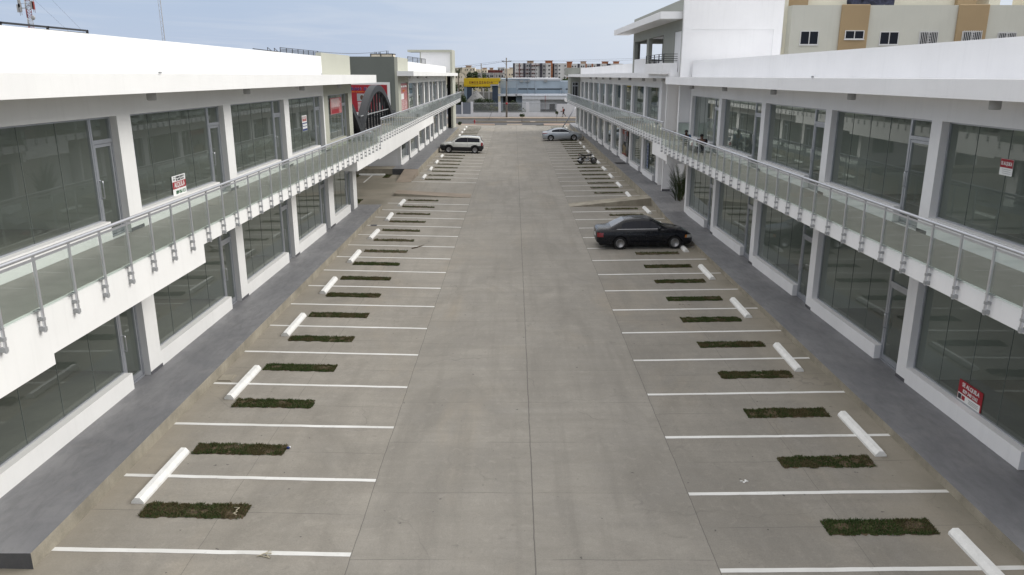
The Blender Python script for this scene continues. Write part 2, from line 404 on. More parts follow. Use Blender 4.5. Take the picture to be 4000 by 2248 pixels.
def opening(fr, b, a, c, zf, zh, door, dw, sill, recess=.18, panes=True):
    """one shop front in a wall hole from a to c: a window over a low sill, and a door beside it"""
    if door == 'far': wa, wc, da, dc = a, c - dw, c - dw, c
    elif door == 'near': wa, wc, da, dc = a + dw, c, a, a + dw
    else: wa, wc, da, dc = a, c, None, None
    d0, d1 = recess, recess + .06
    w = MB(); t = .05; zs = zf + sill
    fr.box(w, wa, wc, d0, d1, zh - t, zh); fr.box(w, wa, wc, d0, d1, zs, zs + .035)
    fr.box(w, wa, wa + t, d0, d1, zs + .035, zh - t); fr.box(w, wc - t, wc, d0, d1, zs + .035, zh - t)
    n = max(1, round((wc - wa) / 1.15))
    for k in range(1, n):
        s = wa + (wc - wa) * k / n
        fr.box(w, s - .0032, s + .0032, d0 + .022, d0 + .040, zs + .035, zh - t, 1)
    wo = w.build('shop_window', [M['alu'], M['joint']], b)
    g = MB(); fr.quad(g, wa + t, wc - t, d0 + .03, zs + .035, zh - t); g.build('pane', M['glass'], wo)
    if da is None: return wo
    z2 = zf + 2.18
    w = MB(); t = .055
    fr.box(w, da, da + t, d0 - .01, d1 + .01, zf, zh); fr.box(w, dc - t, dc, d0 - .01, d1 + .01, zf, zh)
    fr.box(w, da + t, dc - t, d0 - .01, d1 + .01, zh - t, zh); fr.box(w, da + t, dc - t, d0 - .01, d1 + .01, z2, z2 + .09)
    fr.box(w, da + t, dc - t, d0 - .03, d1 + .02, zf, zf + .04)
    l = .06                                                        # the leaf
    fr.box(w, da + t + .01, da + t + .01 + l, d0, d1, zf + .05, z2 - .01); fr.box(w, dc - t - .01 - l, dc - t - .01, d0, d1, zf + .05, z2 - .01)
    fr.box(w, da + t + .01 + l, dc - t - .01 - l, d0, d1, z2 - .08, z2 - .01); fr.box(w, da + t + .01 + l, dc - t - .01 - l, d0, d1, zf + .05, zf + .18)
    do = w.build('shop_door', M['alu'], b)
    g = MB(); fr.quad(g, da + t + .01 + l, dc - t - .01 - l, d0 + .03, zf + .18, z2 - .08); fr.quad(g, da + t, dc - t, d0 + .03, z2 + .09, zh - t)
    g.build('pane', M['glass'], do)
    h = MB(); hs = da + t + .045 if door == 'far' else dc - t - .045
    h.tube([fr.p(hs, d0, zf + .95), fr.p(hs, d0 - .07, zf + .95), fr.p(hs, d0 - .075, zf + 1.0), fr.p(hs, d0 - .075, zf + 1.30), fr.p(hs, d0 - .07, zf + 1.35), fr.p(hs, d0, zf + 1.35)], .014, 8)
    h.build('door_handle', M['steel'], do)
    return wo

def storey(fr, b, s0, s1, zf, zh, zt, ops, sill, mats, split=None, dk='far', dw=.9, pier_base=True, thick=.25):
    """the front wall of one storey with its holes, and the shop fronts in them"""
    w = MB(); w2 = MB()
    def put(a, c, z0, z1):
        if c - a < 1e-3: return
        if split is None or c <= split: fr.box(w, a, c, 0, thick, z0, z1)
        elif a >= split: fr.box(w2, a, c, 0, thick, z0, z1)
        else: fr.box(w, a, split, 0, thick, z0, z1); fr.box(w2, split, c, 0, thick, z0, z1)
    cur = s0
    for op in ops:
        a, c = op[0], op[1]
        put(cur, a, zf, zh)
        if pier_base and a - cur < 2: bb = MB(); fr.box(bb, cur, a, -.012, 0, zf + .002, zf + .085); bb.build('baseboard', M['base'], b)
        d = op[2] if len(op) > 2 else dk; wd = op[3] if len(op) > 3 else dw
        if d == 'far': put(a, c - wd, zf, zf + sill)
        elif d == 'near': put(a + wd, c, zf, zf + sill)
        else: put(a, c, zf, zf + sill)
        cur = c
    put(cur, s1, zf, zh)
    put(s0, s1, zh, zt)
    w.build('wall', mats[0], b)
    if w2.v: w2.build('wall', mats[1], b)
    for op in ops:
        a, c = op[0], op[1]
        d = op[2] if len(op) > 2 else dk; wd = op[3] if len(op) > 3 else dw
        opening(fr, b, a, c, zf, zh, d, wd, sill)

_rq = random.Random(41)
def rooms(fr, b, s0, s1, zf, zc, cuts, depth=6.5):
    m = MB()
    fr.box(m, s0, s1, .26, depth, zf - .02, zf + .004, 1)
    fr.box(m, s0, s1, .26, depth, zc, zc + .05, 2)
    ed = [s0] + list(cuts) + [s1]
    for a, c in zip(ed, ed[1:]):
        fr.box(m, a, c, depth, depth + .1, zf, zc, _rq.choice((0, 0, 3, 4)))
        e = a + (c - a) * _rq.uniform(.55, .85)
        fr.box(m, e, e + _rq.uniform(.9, 1.6), depth - _rq.uniform(1.2, 2.2), depth, zf + .004, zc, _rq.choice((0, 3, 4)))   # small back room
        h = a + (c - a) * _rq.uniform(.2, .5); fr.box(m, h, h + .28, depth - .06, depth, zf + 1.35, zf + 1.75, 3)
    for c in cuts: fr.box(m, c - .06, c + .06, .26, depth, zf + .004, zc, _rq.choice((0, 4)))
    m.build('interior', [M['inwall'], M['infloor'], M['inceil'], M['inwall2'], M['inwall3']], b)

def railing(fr, s0, s1, step, zs, label, every=2, h=.92, end_cap=False):
    t = thing('glass_railing', label, 'railing', group='glass balcony railings')
    n = round((s1 - s0) / step)
    ss = [s0 + (s1 - s0) * k / n for k in range(n + 1)]
    for s in ss:
        m = MB()
        fr.box(m, s - .024, s + .024, -1.745, -1.715, zs - .36, zs + h)
        fr.box(m, s - .038, s + .038, -1.750, -1.648, zs - .34, zs - .27, 1); fr.box(m, s - .036, s + .036, -1.748, -1.648, zs - .16, zs - .108, 1)
        fr.box(m, s - .10, s + .05, -1.735, -1.64, zs + .02, zs + .035, 1)
        m.build('post', [M['rail'], M['clamp']], t)
    m = MB(); m.tube([fr.p(s, -1.73, zs + h + .03) for s in (s0 - .25, *ss[::4], s1 + .25)], .034, 10)
    m.build('handrail', M['rail'], t)
    m = MB(); fr.box(m, s0 - .2, s1 + .2, -1.738, -1.722, zs + h - .075, zs + h - .035); m.build('under_rail', M['rail'], t)
    for k in range(0, n, every):
        a, c = ss[k], ss[min(n, k + every)]
        g = MB(); fr.box(g, a + .03, c - .03, -1.708, -1.700, zs + .035, zs + h - .08); g.build('glass_panel', M['railglass'], t)
    return t

# ------------------------------------------------------------------ the four shop blocks
GB = 'white shop buildings around the car park'
# near left
bl = thing('shop_building', 'long white two-storey shop building on the left, nearest the camera, bright white parapet', 'building', (-9.4, 28, 0), group=GB)
bl.location = (0, 0, 0)
opsL = [(12.6, 18.6), (19.25, 25.3), (25.95, 31.75), (32.4, 37.95), (38.95, 43.5)]
storey(FL_, bl, 8.0, 44.4, .41, 3.0, 4.18, opsL, .42, [M['white'], M['white']], None)
storey(FL_, bl, 8.0, 44.4, 4.2, 6.99, 8.80, opsL, .42, [M['white'], M['sage']], 38.15)
m = MB(); FL_.box(m, 38.15, 44.4, 0, .25, 8.80, 8.97); FL_.box(m, 44.15, 44.4, .25, 10, 4.2, 8.97); m.build('wall', M['sage'], bl)
m = MB(); FL_.box(m, 44.15, 44.4, .25, 10, .1, 4.2); FL_.box(m, 8, 8.25, .25, 10, .1, 8.8); FL_.box(m, 8.25, 44.15, 9.8, 10, .1, 8.8); m.build('end_wall', M['white'], bl)
m = MB(); FL_.box(m, 8.0, 45.1, -1.3, -.002, 7.53, 7.95); m.build('eave', M['white'], bl)
m = MB(); FL_.box(m, 8.25, 44.15, .25, 9.8, 8.05, 8.2); m.build('roof', M['white'], bl)
m = MB(); FL_.box(m, 8.0, 43.6, -1.65, -.002, 3.83, 4.19)
FL_.box(m, 8.0, 12.3, -1.65, -1.40, 3.18, 3.83); FL_.box(m, 12.3, 18.8, -1.65, -1.40, 3.37, 3.83)
FL_.box(m, 37.2, 43.6, -1.65, -1.40, 3.36, 3.83); FL_.box(m, 37.2, 37.45, -1.40, -.002, 3.36, 3.83)
m.build('balcony', M['white'], bl)
m = MB(); FL_.box(m, 8.0, 43.6, -1.53, -.014, 4.19, 4.202); m.build('balcony_floor', M['tile'], bl)
rooms(FL_, bl, 8.3, 44.1, .41, 3.05, [12.3, 18.92, 25.6, 32.1, 38.4]); rooms(FL_, bl, 8.3, 44.1, 4.2, 7.05, [12.3, 18.92, 25.6, 32.1, 38.4])
m = MB(); FL_.box(m, 18.2, 18.32, -1.33, -1.30, 7.955, 7.995); FL_.box(m, 38.0, 38.1, -.03, 0, 7.96, 8.02); m.build('roof_drain', M['clamp'], bl)
railing(FL_, 8.05, 43.1, 1.0, 4.2, 'glass and steel balcony railing of the near left building')
# near right
br = thing('shop_building', 'long white two-storey shop building on the right, closest to the camera, in cooler shade', 'building', group=GB)
opsR = [(12.7, 18.5), (18.95, 24.75), (25.2, 31.0), (31.45, 37.2), (37.65, 43.0)]
storey(FR_, br, 8.0, 43.35, .27, 3.0, 4.13, opsR, .40, [M['white_r']] * 2, None, 'near', 1.25)
storey(FR_, br, 8.0, 43.35, 4.15, 6.87, 8.66, opsR, .42, [M['white_r']] * 2, None, 'near', 1.25)
m = MB(); FR_.box(m, 43.1, 43.35, .25, 9.5, .1, 8.66); FR_.box(m, 8, 8.25, .25, 9.5, .1, 8.66); FR_.box(m, 8.25, 43.1, 9.3, 9.5, .1, 8.66); m.build('end_wall', M['white_r'], br)
m = MB(); FR_.box(m, 8.0, 43.95, -1.3, -.002, 7.46, 7.84); m.build('eave', M['white_r'], br)
m = MB(); FR_.box(m, 8.25, 43.1, .25, 9.3, 7.95, 8.1); m.build('roof', M['white_r'], br)
m = MB(); FR_.box(m, 8.0, 42.3, -1.65, -.002, 3.77, 4.14); FR_.box(m, 42.05, 42.3, -1.40, -.002, 3.16, 3.77); m.build('balcony', M['white_r'], br)
m = MB(); FR_.box(m, 8.0, 42.3, -1.53, -.014, 4.14, 4.152); m.build('balcony_floor', M['tile'], br)
rooms(FR_, br, 8.3, 43.0, .27, 3.05, [12.3, 18.72, 25.0, 31.2, 37.4]); rooms(FR_, br, 8.3, 43.0, 4.15, 6.95, [12.3, 18.72, 25.0, 31.2, 37.4])
m = MB(); FR_.box(m, 23.2, 23.28, -1.33, -1.28, 7.845, 7.90); m.build('roof_drain', M['clamp'], br)
railing(FR_, 8.2, 42.1, 1.0, 4.15, 'glass and steel balcony railing of the near right building', h=.90)
# far left, reached over a bridge
bfl = thing('shop_building', 'far left white shop building with dark grey end wall and square stair tower', 'building', group=GB)
cutsFL = [(63.4, 68.35), (68.85, 74.5), (75.2, 80.05), (80.7, 84.45), (85.2, 88.25), (88.75, 94.05), (95.0, 99.6), (100.1, 105.0)]
storey(FFL, bfl, 62.9, 105.5, .58, 3.2, 4.43, cutsFL, .40, [M['white']] * 2)
w = MB(); 
storey(FFL, bfl, 62.9, 68.85, 4.46, 7.10, 9.06, [(64.3, 68.6)], .30, [M['sage']] * 2)
storey(FFL, bfl, 68.85, 105.5, 4.46, 7.04, 8.82, [(68.95, 74.5)] + cutsFL[2:], .30, [M['white']] * 2)
m = MB(); FFL.box(m, 62.9, 63.15, .25, 5.2, 4.46, 9.10); m.build('end_wall', M['slate'], bfl)
m = MB(); FFL.box(m, 62.9, 63.15, .25, .95, .1, 4.46); FFL.box(m, 62.9, 63.15, .95, 2.75, .1, 1.55); FFL.box(m, 62.86, 62.9, .35, 2.6, .70, 1.35); FFL.box(m, 62.9, 63.15, .95, 2.75, 3.3, 4.46); FFL.box(m, 62.9, 63.15, 2.75, 8, .1, 4.46); m.build('end_wall', M['white_r'], bfl)
m = MB(); 
for a, c, e, f in ((.95, 2.75, 1.55, 1.60), (.95, 2.75, 3.25, 3.30)): FFL.box(m, 62.98, 63.04, a, c, e, f)
for a in (.95, 2.70): FFL.box(m, 62.98, 63.04, a, a + .05, 1.60, 3.25)
wo = m.build('shop_window', M['alu'], bfl)
m = MB(); m.quad(FFL.p(63.01, 1.0, 1.6), FFL.p(63.01, 2.7, 1.6), FFL.p(63.01, 2.7, 3.25), FFL.p(63.01, 1.0, 3.25)); m.build('pane', M['glass'], wo)
m = MB(); FFL.box(m, 62.4, 109, -1.3, -.002, 7.63, 8.0); m.build('eave', M['white'], bfl)
m = MB(); FFL.box(m, 63.15, 106, .25, 9.8, 8.05, 8.2); m.build('roof', M['white'], bfl)
m = MB(); FFL.box(m, 63.15, 106, 9.8, 10, .1, 8.8); m.build('back_wall', M['white'], bfl)
m = MB(); FFL.box(m, 43.62, 108, -1.65, -.002, 4.03, 4.445); FFL.box(m, 44.6, 62.85, -.002, 5.0, 4.03, 4.445)
FFL.box(m, 43.62, 61.65, -1.65, -1.40, 3.22, 4.03); FFL.box(m, 61.65, 72.7, -1.65, -1.40, 3.42, 4.03)
m.build('balcony', M['white'], bfl)
m = MB(); FFL.box(m, 43.62, 108, -1.53, -.014, 4.445, 4.457); FFL.box(m, 44.6, 62.85, .01, 5.0, 4.445, 4.457); m.build('balcony_floor', M['tile'], bfl)
rooms(FFL, bfl, 63.3, 105.3, .58, 3.25, [68.6, 74.85, 80.4, 84.8, 88.5, 94.5, 99.85]); rooms(FFL, bfl, 63.3, 105.3, 4.46, 7.1, [68.75, 74.85, 80.4, 84.8, 88.5, 94.5, 99.85])
# square tower at the far end, its flat cap cantilevered away from the court
m = MB()
m.box(-8.42, -8.15, 105.66, 110.7, .1, 10.72); m.box(-8.95, -8.42, 107.5, 107.7, .1, 10.72); m.box(-12.45, -8.42, 106.2, 109.5, 7.6, 8.2)
m.box(-14.0, -12.4, 105.7, 109.5, 10.45, 10.72); m.box(-12.4, -8.42, 105.66, 110.7, 10.42, 10.72); m.box(-12.45, -12.3, 106.2, 109.5, 8.2, 10.45)
m.build('stair_tower', M['sage'], bfl)
m = MB(); m.box(-12.3, -8.42, 106.0, 106.2, 7.8, 10.42); m.box(-12.0, -10.9, 105.96, 106.0, 7.9, 9.4); m.build('tower_wall', M['white_r'], bfl)
m = MB(); m.box(-8.95, -8.43, 106.6, 106.7, .6, 4.0); m.box(-8.95, -8.43, 106.6, 106.7, 4.47, 7.5); m.build('stair_opening', M['dark'], bfl)
railing(FFL, 44.4, 108, 1.0, 4.46, 'glass and steel railing along the far left balcony and bridge')
# far right
bfr = thing('shop_building', 'white shop building at the far right, many narrow bays under one long eave', 'building', group=GB)
cR = [52.8, 53.27, 58.2, 58.9, 63.95, 64.57, 69.3, 70.18, 74.45, 75.3, 79.8, 80.8, 84.95, 85.7, 90.05, 90.9, 94.9, 95.86, 99.75, 100.8, 104.0, 105.0]
opF = [(cR[i], cR[i + 1]) for i in range(1, len(cR) - 1, 2)]
storey(FFR, bfr, 52.4, 110.3, .55, 3.2, 4.33, opF + [(105.45, 109.7)], .38, [M['white_r']] * 2, None, 'near', 1.1)
storey(FFR, bfr, 52.4, 105.2, 4.37, 6.95, 8.66, opF, .30, [M['white_r']] * 2, None, 'near', 1.1)
m = MB(); FFR.box(m, 52.4, 52.65, .25, .75, .1, 7.5); FFR.box(m, 52.65, 110, 9.3, 9.5, .1, 8.6); FFR.box(m, 52.4, 52.65, .75, 9.5, .1, 8.6); m.build('end_wall', M['white_r'], bfr)
m = MB(); m.box(7.45, 8.76, 105.2, 110, 4.37, 7.25); m.box(6.95, 8.76, 105.3, 110, 7.5, 8.45); m.build('end_block', M['slate2'], bfr)
m = MB(); FFR.box(m, 44.05, 105.0, -1.3, -.002, 7.56, 7.90); m.box(7.15, 8.4, 105.0, 111, 7.27, 7.60); m.build('eave', M['white_r'], bfr)
m = MB(); FFR.box(m, 52.65, 110, .25, 9.3, 8.0, 8.12); m.build('roof', M['white_r'], bfr)
m = MB(); FFR.box(m, 42.4, 110, -1.65, -.002, 4.0, 4.355); FFR.box(m, 42.4, 46.35, -1.65, -1.35, 3.28, 4.0); FFR.box(m, 43.4, 52.4, -.002, 4, 4.0, 4.355); m.build('balcony', M['white_r'], bfr)
m = MB(); FFR.box(m, 42.4, 105.2, -1.53, -.014, 4.355, 4.367); FFR.box(m, 43.4, 52.4, .01, 4, 4.355, 4.367); m.build('balcony_floor', M['tile'], bfr)
rooms(FFR, bfr, 52.7, 110, .55, 3.25, [58.5, 64.2, 69.7, 74.9, 80.3, 85.3, 90.5, 95.4, 100.3, 104.5]); rooms(FFR, bfr, 52.7, 105, 4.37, 7.0, [58.5, 64.2, 69.7, 74.9, 80.3, 85.3, 90.5, 95.4, 100.3, 104.5])
m = MB()
for x in (7.73, 8.02, 8.43): m.box(x, x + .06, 105.13, 105.2, 4.38, 6.63)
m.box(7.79, 8.43, 105.13, 105.2, 6.57, 6.63); m.box(7.79, 8.43, 105.13, 105.2, 6.10, 6.20)
do = m.build('shop_door', M['alu'], bfr)
m = MB(); m.box(7.79, 8.02, 105.15, 105.17, 4.4, 6.57); m.box(8.08, 8.43, 105.15, 105.17, 4.4, 6.57); m.build('pane', M['blackplastic'], do)
railing(FFR, 43.4, 104.8, .93, 4.37, 'glass and steel railing along the far right balcony', h=.88)
# stair tower with a roof terrace rising between the two right-hand buildings
tw = thing('stair_tower', 'tall white tower with flat cantilevered canopy and small black balcony railing on the right', 'tower')
m = MB(); m.box(9.07, 9.53, 43.42, 43.7, 4.2, 12.6); m.box(9.53, 13.9, 43.47, 43.7, 7.0, 10.17); m.box(9.53, 13.9, 43.42, 43.7, 10.17, 12.6); m.box(13.9, 14.36, 43.42, 43.7, 7.0, 12.6)
m.box(9.53, 9.9, 43.42, 43.7, 4.2, 7.0)
m.build('front_wall', M['white_r'], tw)
m = MB()
for a, c in ((43.7, 46.2), (46.2, 49.2), (54.5, 55.3), (60.8, 61.5)):
    if a == 43.7: continue
    m.box(9.10, 9.35, a, c, 7.6, 10.12)
m.box(9.10, 9.35, 43.7, 61.5, 10.12, 11.75); m.box(9.10, 9.35, 43.7, 44.0, 7.6, 10.12); m.box(9.10, 9.35, 45.9, 46.2, 7.6, 10.12)
m.box(9.35, 9.6, 61.25, 61.5, 7.6, 11.75); m.box(11.3, 14.1, 61.25, 61.5, 7.6, 11.75); m.box(9.6, 11.3, 61.25, 61.5, 10.0, 11.75); m.box(9.6, 11.3, 61.25, 61.5, 7.6, 8.85)
m.box(14.1, 14.36, 43.7, 61.25, 7.6, 11.75);
m.build('side_wall', M['slate2'], tw)
m = MB(); m.box(9.35, 14.1, 43.7, 61.25, 10.35, 10.55); m.box(9.35, 14.1, 43.7, 61.25, 7.6, 7.75); m.build('ceiling_slab', M['white_r'], tw)
m = MB(); m.box(7.9, 9.10, 43.9, 64.0, 10.73, 11.10); m.build('canopy', M['white_r'], tw)
m = MB(); m.box(9.14, 9.2, 44.0, 45.9, 7.76, 10.12); m.build('terrace_door', M['white_r'], tw)
m = MB(); m.box(9.12, 9.25, 49.2, 54.5, 7.6, 8.2); m.box(9.12, 9.25, 55.3, 60.8, 7.6, 8.85); m.build('parapet', M['white_r'], tw)
m = MB(); m.box(8.25, 9.07, 44.5, 50.4, 7.84, 8.06); m.box(8.25, 8.37, 44.5, 50.4, 8.06, 8.44); m.box(8.37, 9.07, 44.5, 44.62, 8.06, 8.44); m.build('balcony', M['white_r'], tw)
m = MB()
for z in (8.56, 8.68, 8.80, 8.92): m.box(8.28, 8.32, 44.53, 50.4, z - .014, z + .014); m.box(8.32, 9.07, 44.53, 44.57, z - .014, z + .014)
for y in (44.55, 46.0, 47.5, 49.0, 50.38): m.box(8.275, 8.325, y - .025, y + .025, 8.44, 8.935)
m.build('balcony_railing', M['black'], tw)
m = MB(); m.box(9.55, 10.05, 49.55, 49.8, .3, 4.0); m.box(10.05, 10.4, 49.7, 49.9, .3, 4.0); m.box(10.4, 14, 48.4, 48.6, .1, 4.0); m.box(10.3, 10.4, 46.8, 49.7, .1, 4.0)
m.box(9.55, 10.15, 49.55, 49.8, 4.37, 7.5); m.box(10.15, 14, 49.7, 49.9, 4.37, 7.5)
m.build('pier', M['white_r'], tw)
m = MB(); m.box(9.54, 10.06, 49.53, 49.55, .56, .68); m.build('baseboard', M['base'], tw)

# lamps under the eaves
lm = MB(); lm.lathe([(.11, 0), (.11, -.17), (.10, -.20)], n=14); lme = lm.mesh('ceiling_lamp', M['lamp'])
def lamp(fr, s, z, side, i, where):
    o = bpy.data.objects.new('ceiling_lamp', lme); col.objects.link(o); o.location = fr.p(s, -.7, z)
    tag(o, f'small round grey lamp under the {where} eave, {ORD[i]} from the near end', 'lamp', 'lamps under the eaves')
for i, s in enumerate((12.5, 19.0, 25.6, 32.0, 38.5)): lamp(FL_, s, 7.53, 0, i + 1, 'near left')
for i, s in enumerate((9.3, 15.5, 21.9, 28.2, 34.4, 40.3)): lamp(FR_, s, 7.46, 0, i + 1, 'near right')
for i, s in enumerate((48.8, 51.5, 55.5, 61.2, 66.6, 72.1, 77.0, 82.3, 87.5)): lamp(FFR, s, 7.56, 0, i + 1, 'far right')
for i, s in enumerate((64.5, 70.0, 76.5)): lamp(FFL, s, 7.63, 0, i + 1, 'far left')

# ------------------------------------------------------------------ ground
def gz(x):
    if x < -2.79: return .0215 * (-2.79 - x)
    if x > 3.43: return .0150 * (x - 3.43)
    return 0
def struct(name, mb, mats, **k): return tag(mb.build(name, mats, **k), kind='structure')
m = MB(); m.quad((-2500, -600, -.12), (2500, -600, -.12), (2500, 4000, -.12), (-2500, 4000, -.12)); struct('ground', m, M['earth'])
m = MB()
def strip(xa, xb, y0, y1, mi, dz=0, za=None, zb=None):
    za = gz(xa) if za is None else za; zb = gz(xb) if zb is None else zb
    ys = [y0 + (y1 - y0) * k / 6 for k in range(7)]
    for a, b in zip(ys, ys[1:]): m.quad((xa, a, za + dz), (xb, a, zb + dz), (xb, b, zb + dz), (xa, b, za + dz), mi)
strip(-2.79, 3.43, -6, 121.6, 1); strip(-8.6, -2.79, -6, 120.6, 0); strip(3.43, 9.4, -6, 120.0, 2)
strip(-30, -8.6, -6, 121, 0, 0, .125, .125); strip(9.4, 30, -6, 120, 2, 0, .09, .09)
struct('parking_lot', m, [M['lotL'], M['drive'], M['lotR']])
# walkways with kerbs
def walkway(name, xk0, xk1, y0, y1, xb, z, zb, slope=None):
    """kerb line from xk0 (near) to xk1 (far), back edge at xb"""
    m = MB(); z2 = z if slope is None else slope
    kw = .0
    m.quad((xk0, y0, z), (xk1, y1, z2), (xb, y1, z2), (xb, y0, z), 0)
    m.quad((xk0, y0, 0), (xk1, y1, 0), (xk1, y1, z2), (xk0, y0, z), 1)
    m.quad((xk0, y0, 0), (xk0, y0, z), (xb, y0, z), (xb, y0, 0), 2)
    m.quad((xk1, y1, 0), (xb, y1, 0), (xb, y1, z2), (xk1, y1, z2), 1)
    return tag(m.build(name, [M['walk'], M['kerb'], M['walkend']], fix=True), kind='structure')
M['walkend'] = paint('walk_edge', (.10, .10, .105), .8, var=.2, scale=2, fine=.1)  # near end faces darkened in colour for the lesser light they get
walkway('walkway', -7.90, -7.80, 10.92, 45.15, -9.75, .41, .41)
walkway('walkway', -7.58, -7.62, 61.0, 108.0, -9.6, .58, .58)
walkway('walkway', 8.56, 8.41, -2, 42.2, 10.9, .265, .265)
walkway('walkway', 8.41, 8.385, 42.2, 46.9, 10.35, .265, .265, slope=.55)
walkway('walkway', 8.385, 8.30, 46.9, 117.5, 11.0, .552, .552)
m = MB(); m.box(-30, -9.6, 61.0, 62.9, .1, .578); struct('walkway', m, [M['kerb']])
m = MB(); m.box(8.30, 14, 110, 117.5, .1, .549); struct('walkway', m, [M['walk']])
# wheelchair ramps
def wedge(name, xa, xb, y0, y1, za0, za1, mats, base=None):
    m = MB(); b0 = gz(xa) - .02 if base is None else base; b1 = gz(xb) - .02 if base is None else base
    v = [(xa, y0, b0), (xb, y0, b1), (xb, y1, b1), (xa, y1, b0), (xa, y0, za0), (xb, y0, za1), (xb, y1, za1), (xa, y1, za0)]
    m.add(v, [(0, 3, 2, 1)]); m.add(v, [(4, 5, 6, 7)], 0); m.add(v, [(0, 1, 5, 4), (2, 3, 7, 6), (1, 2, 6, 5), (0, 4, 7, 3)], 1)
    return struct(name, m, mats, fix=True)
wedge('ramp', 3.42, 8.385, 46.75, 48.1, .004, .545, [M['kerb'], M['kerb']])
wedge('ramp', -7.85, -2.85, 50.2, 51.7, .30, .012, [M['pavement'], M['kerb']])
v = MB(); v.add([(-8.7, 56.5, .12), (-7.62, 56.9, .12), (-7.55, 61.0, .12), (-8.66, 61.0, .12), (-8.7, 56.5, .135), (-7.62, 56.9, .135), (-7.55, 61.0, .56), (-8.66, 61.0, .56)],
    [(4, 5, 6, 7), (0, 1, 5, 4), (1, 2, 6, 5), (3, 0, 4, 7), (2, 3, 7, 6)]); struct('ramp', v, M['pavement'])
# painted bay lines: hand-painted edges, slightly uneven
def bay_line(xa, xb, y, w=.10, seed=0):
    m = MB(); q = random.Random(seed); n = 14; a = []; b = []; sk = q.uniform(-.02, .02)
    for k in range(n + 1):
        x = xa + (xb - xa) * k / n; yy = y + sk * (k / n - .5) + q.uniform(-.006, .006)
        a.append((x, yy - w / 2 + q.uniform(-.005, .005), gz(x) + .004)); b.append((x, yy + w / 2 + q.uniform(-.005, .005), gz(x) + .004))
    m.grid([a, b][::1], smooth=False)
    return tag(m.build('parking_line', M['line']), kind='structure')
yL = [11.48] + [13.98 + 2.393 * k for k in range(15)]
yL2 = [57.24 + 2.5 * k for k in range(25)]
yR = [11.05 + 2.42 * k for k in range(15)]
yR2 = [50.85 + 2.385 * k for k in range(29)]
for i, y in enumerate(yL): bay_line(-7.93 + .006 * i, -2.80, y, .11, i)
for i, y in enumerate(yL2): bay_line(-7.68, -2.80, y, .10, 50 + i)
for i, y in enumerate(yR): bay_line(3.44, 8.53 - .008 * i, y, .11, 100 + i)
for i, y in enumerate(yR2): bay_line(3.42, 8.36, y, .10, 150 + i)
m = MB(); m.grid([[(-11.2, 61.0, .13), (-11.08, 61.0, .13)], [(-11.1, 56.5, .13), (-10.98, 56.5, .13)]]); struct('parking_line', m, M['line'])
# wheel stops
def stop_mesh(seed):
    q = random.Random(seed); m = MB(); prof = [(-.125, 0), (-.120, .045), (-.052, .125), (.052, .125), (.120, .045), (.125, 0)]; rows = []
    n = 16
    for k in range(n + 1):
        y = -1.02 + 2.04 * k / n; sc = .97 if k in (0, n) else 1
        rows.append([(x * sc + q.uniform(-.0015, .0015), y, z * sc + q.uniform(-.0015, .0015) * (z > 0)) for x, z in prof])
    m.grid(rows, smooth=False); m.add(rows[0], [tuple(range(6))]); m.add(rows[-1], [tuple(range(5, -1, -1))])
    return m.mesh('wheel_stop', M['stopwhite'])
SM = [stop_mesh(i) for i in range(4)]
def stop(x, y, label, i, rz=0, z=None):
    o = bpy.data.objects.new('wheel_stop', SM[i % 4]); col.objects.link(o)
    o.location = (x, y, (gz(x) if z is None else z)); o.rotation_euler = (0, R(1.25 if x < 0 else -.9) if rz == 0 else 0, rz + R(rnd.uniform(-1.6, 1.6)))
    tag(o, label, 'wheel stop', 'white concrete wheel stops')
k = 0
for i in range(1, 16, 2):
    k += 1; stop(-7.14 + .02 * k, yL[i] + rnd.uniform(-.06, .06), f'white concrete wheel stop in the near left row of bays, {ORD[k]} from the camera', k)
k = 0
for i in range(1, 25, 2):
    k += 1; stop(-6.98, yL2[i], f'white wheel stop in the far left row beyond the side drive, {ORD[k]} from camera', k)
k = 0
for i in range(0, 15, 2):
    k += 1; stop(7.86, yR[i] + rnd.uniform(-.06, .06), f'white concrete wheel stop in the near right row of bays, {ORD[k]} from the camera', k)
k = 0
for i in range(0, 29, 2):
    k += 1; stop(7.62, yR2[i], f'white wheel stop in the far right row beyond the ramp, {ORD[k]} from camera', k)
stop(-11.15, 61.35 - .7, 'white wheel stop against the kerb of the side drive, seen under the bridge', 1, R(90), .125)
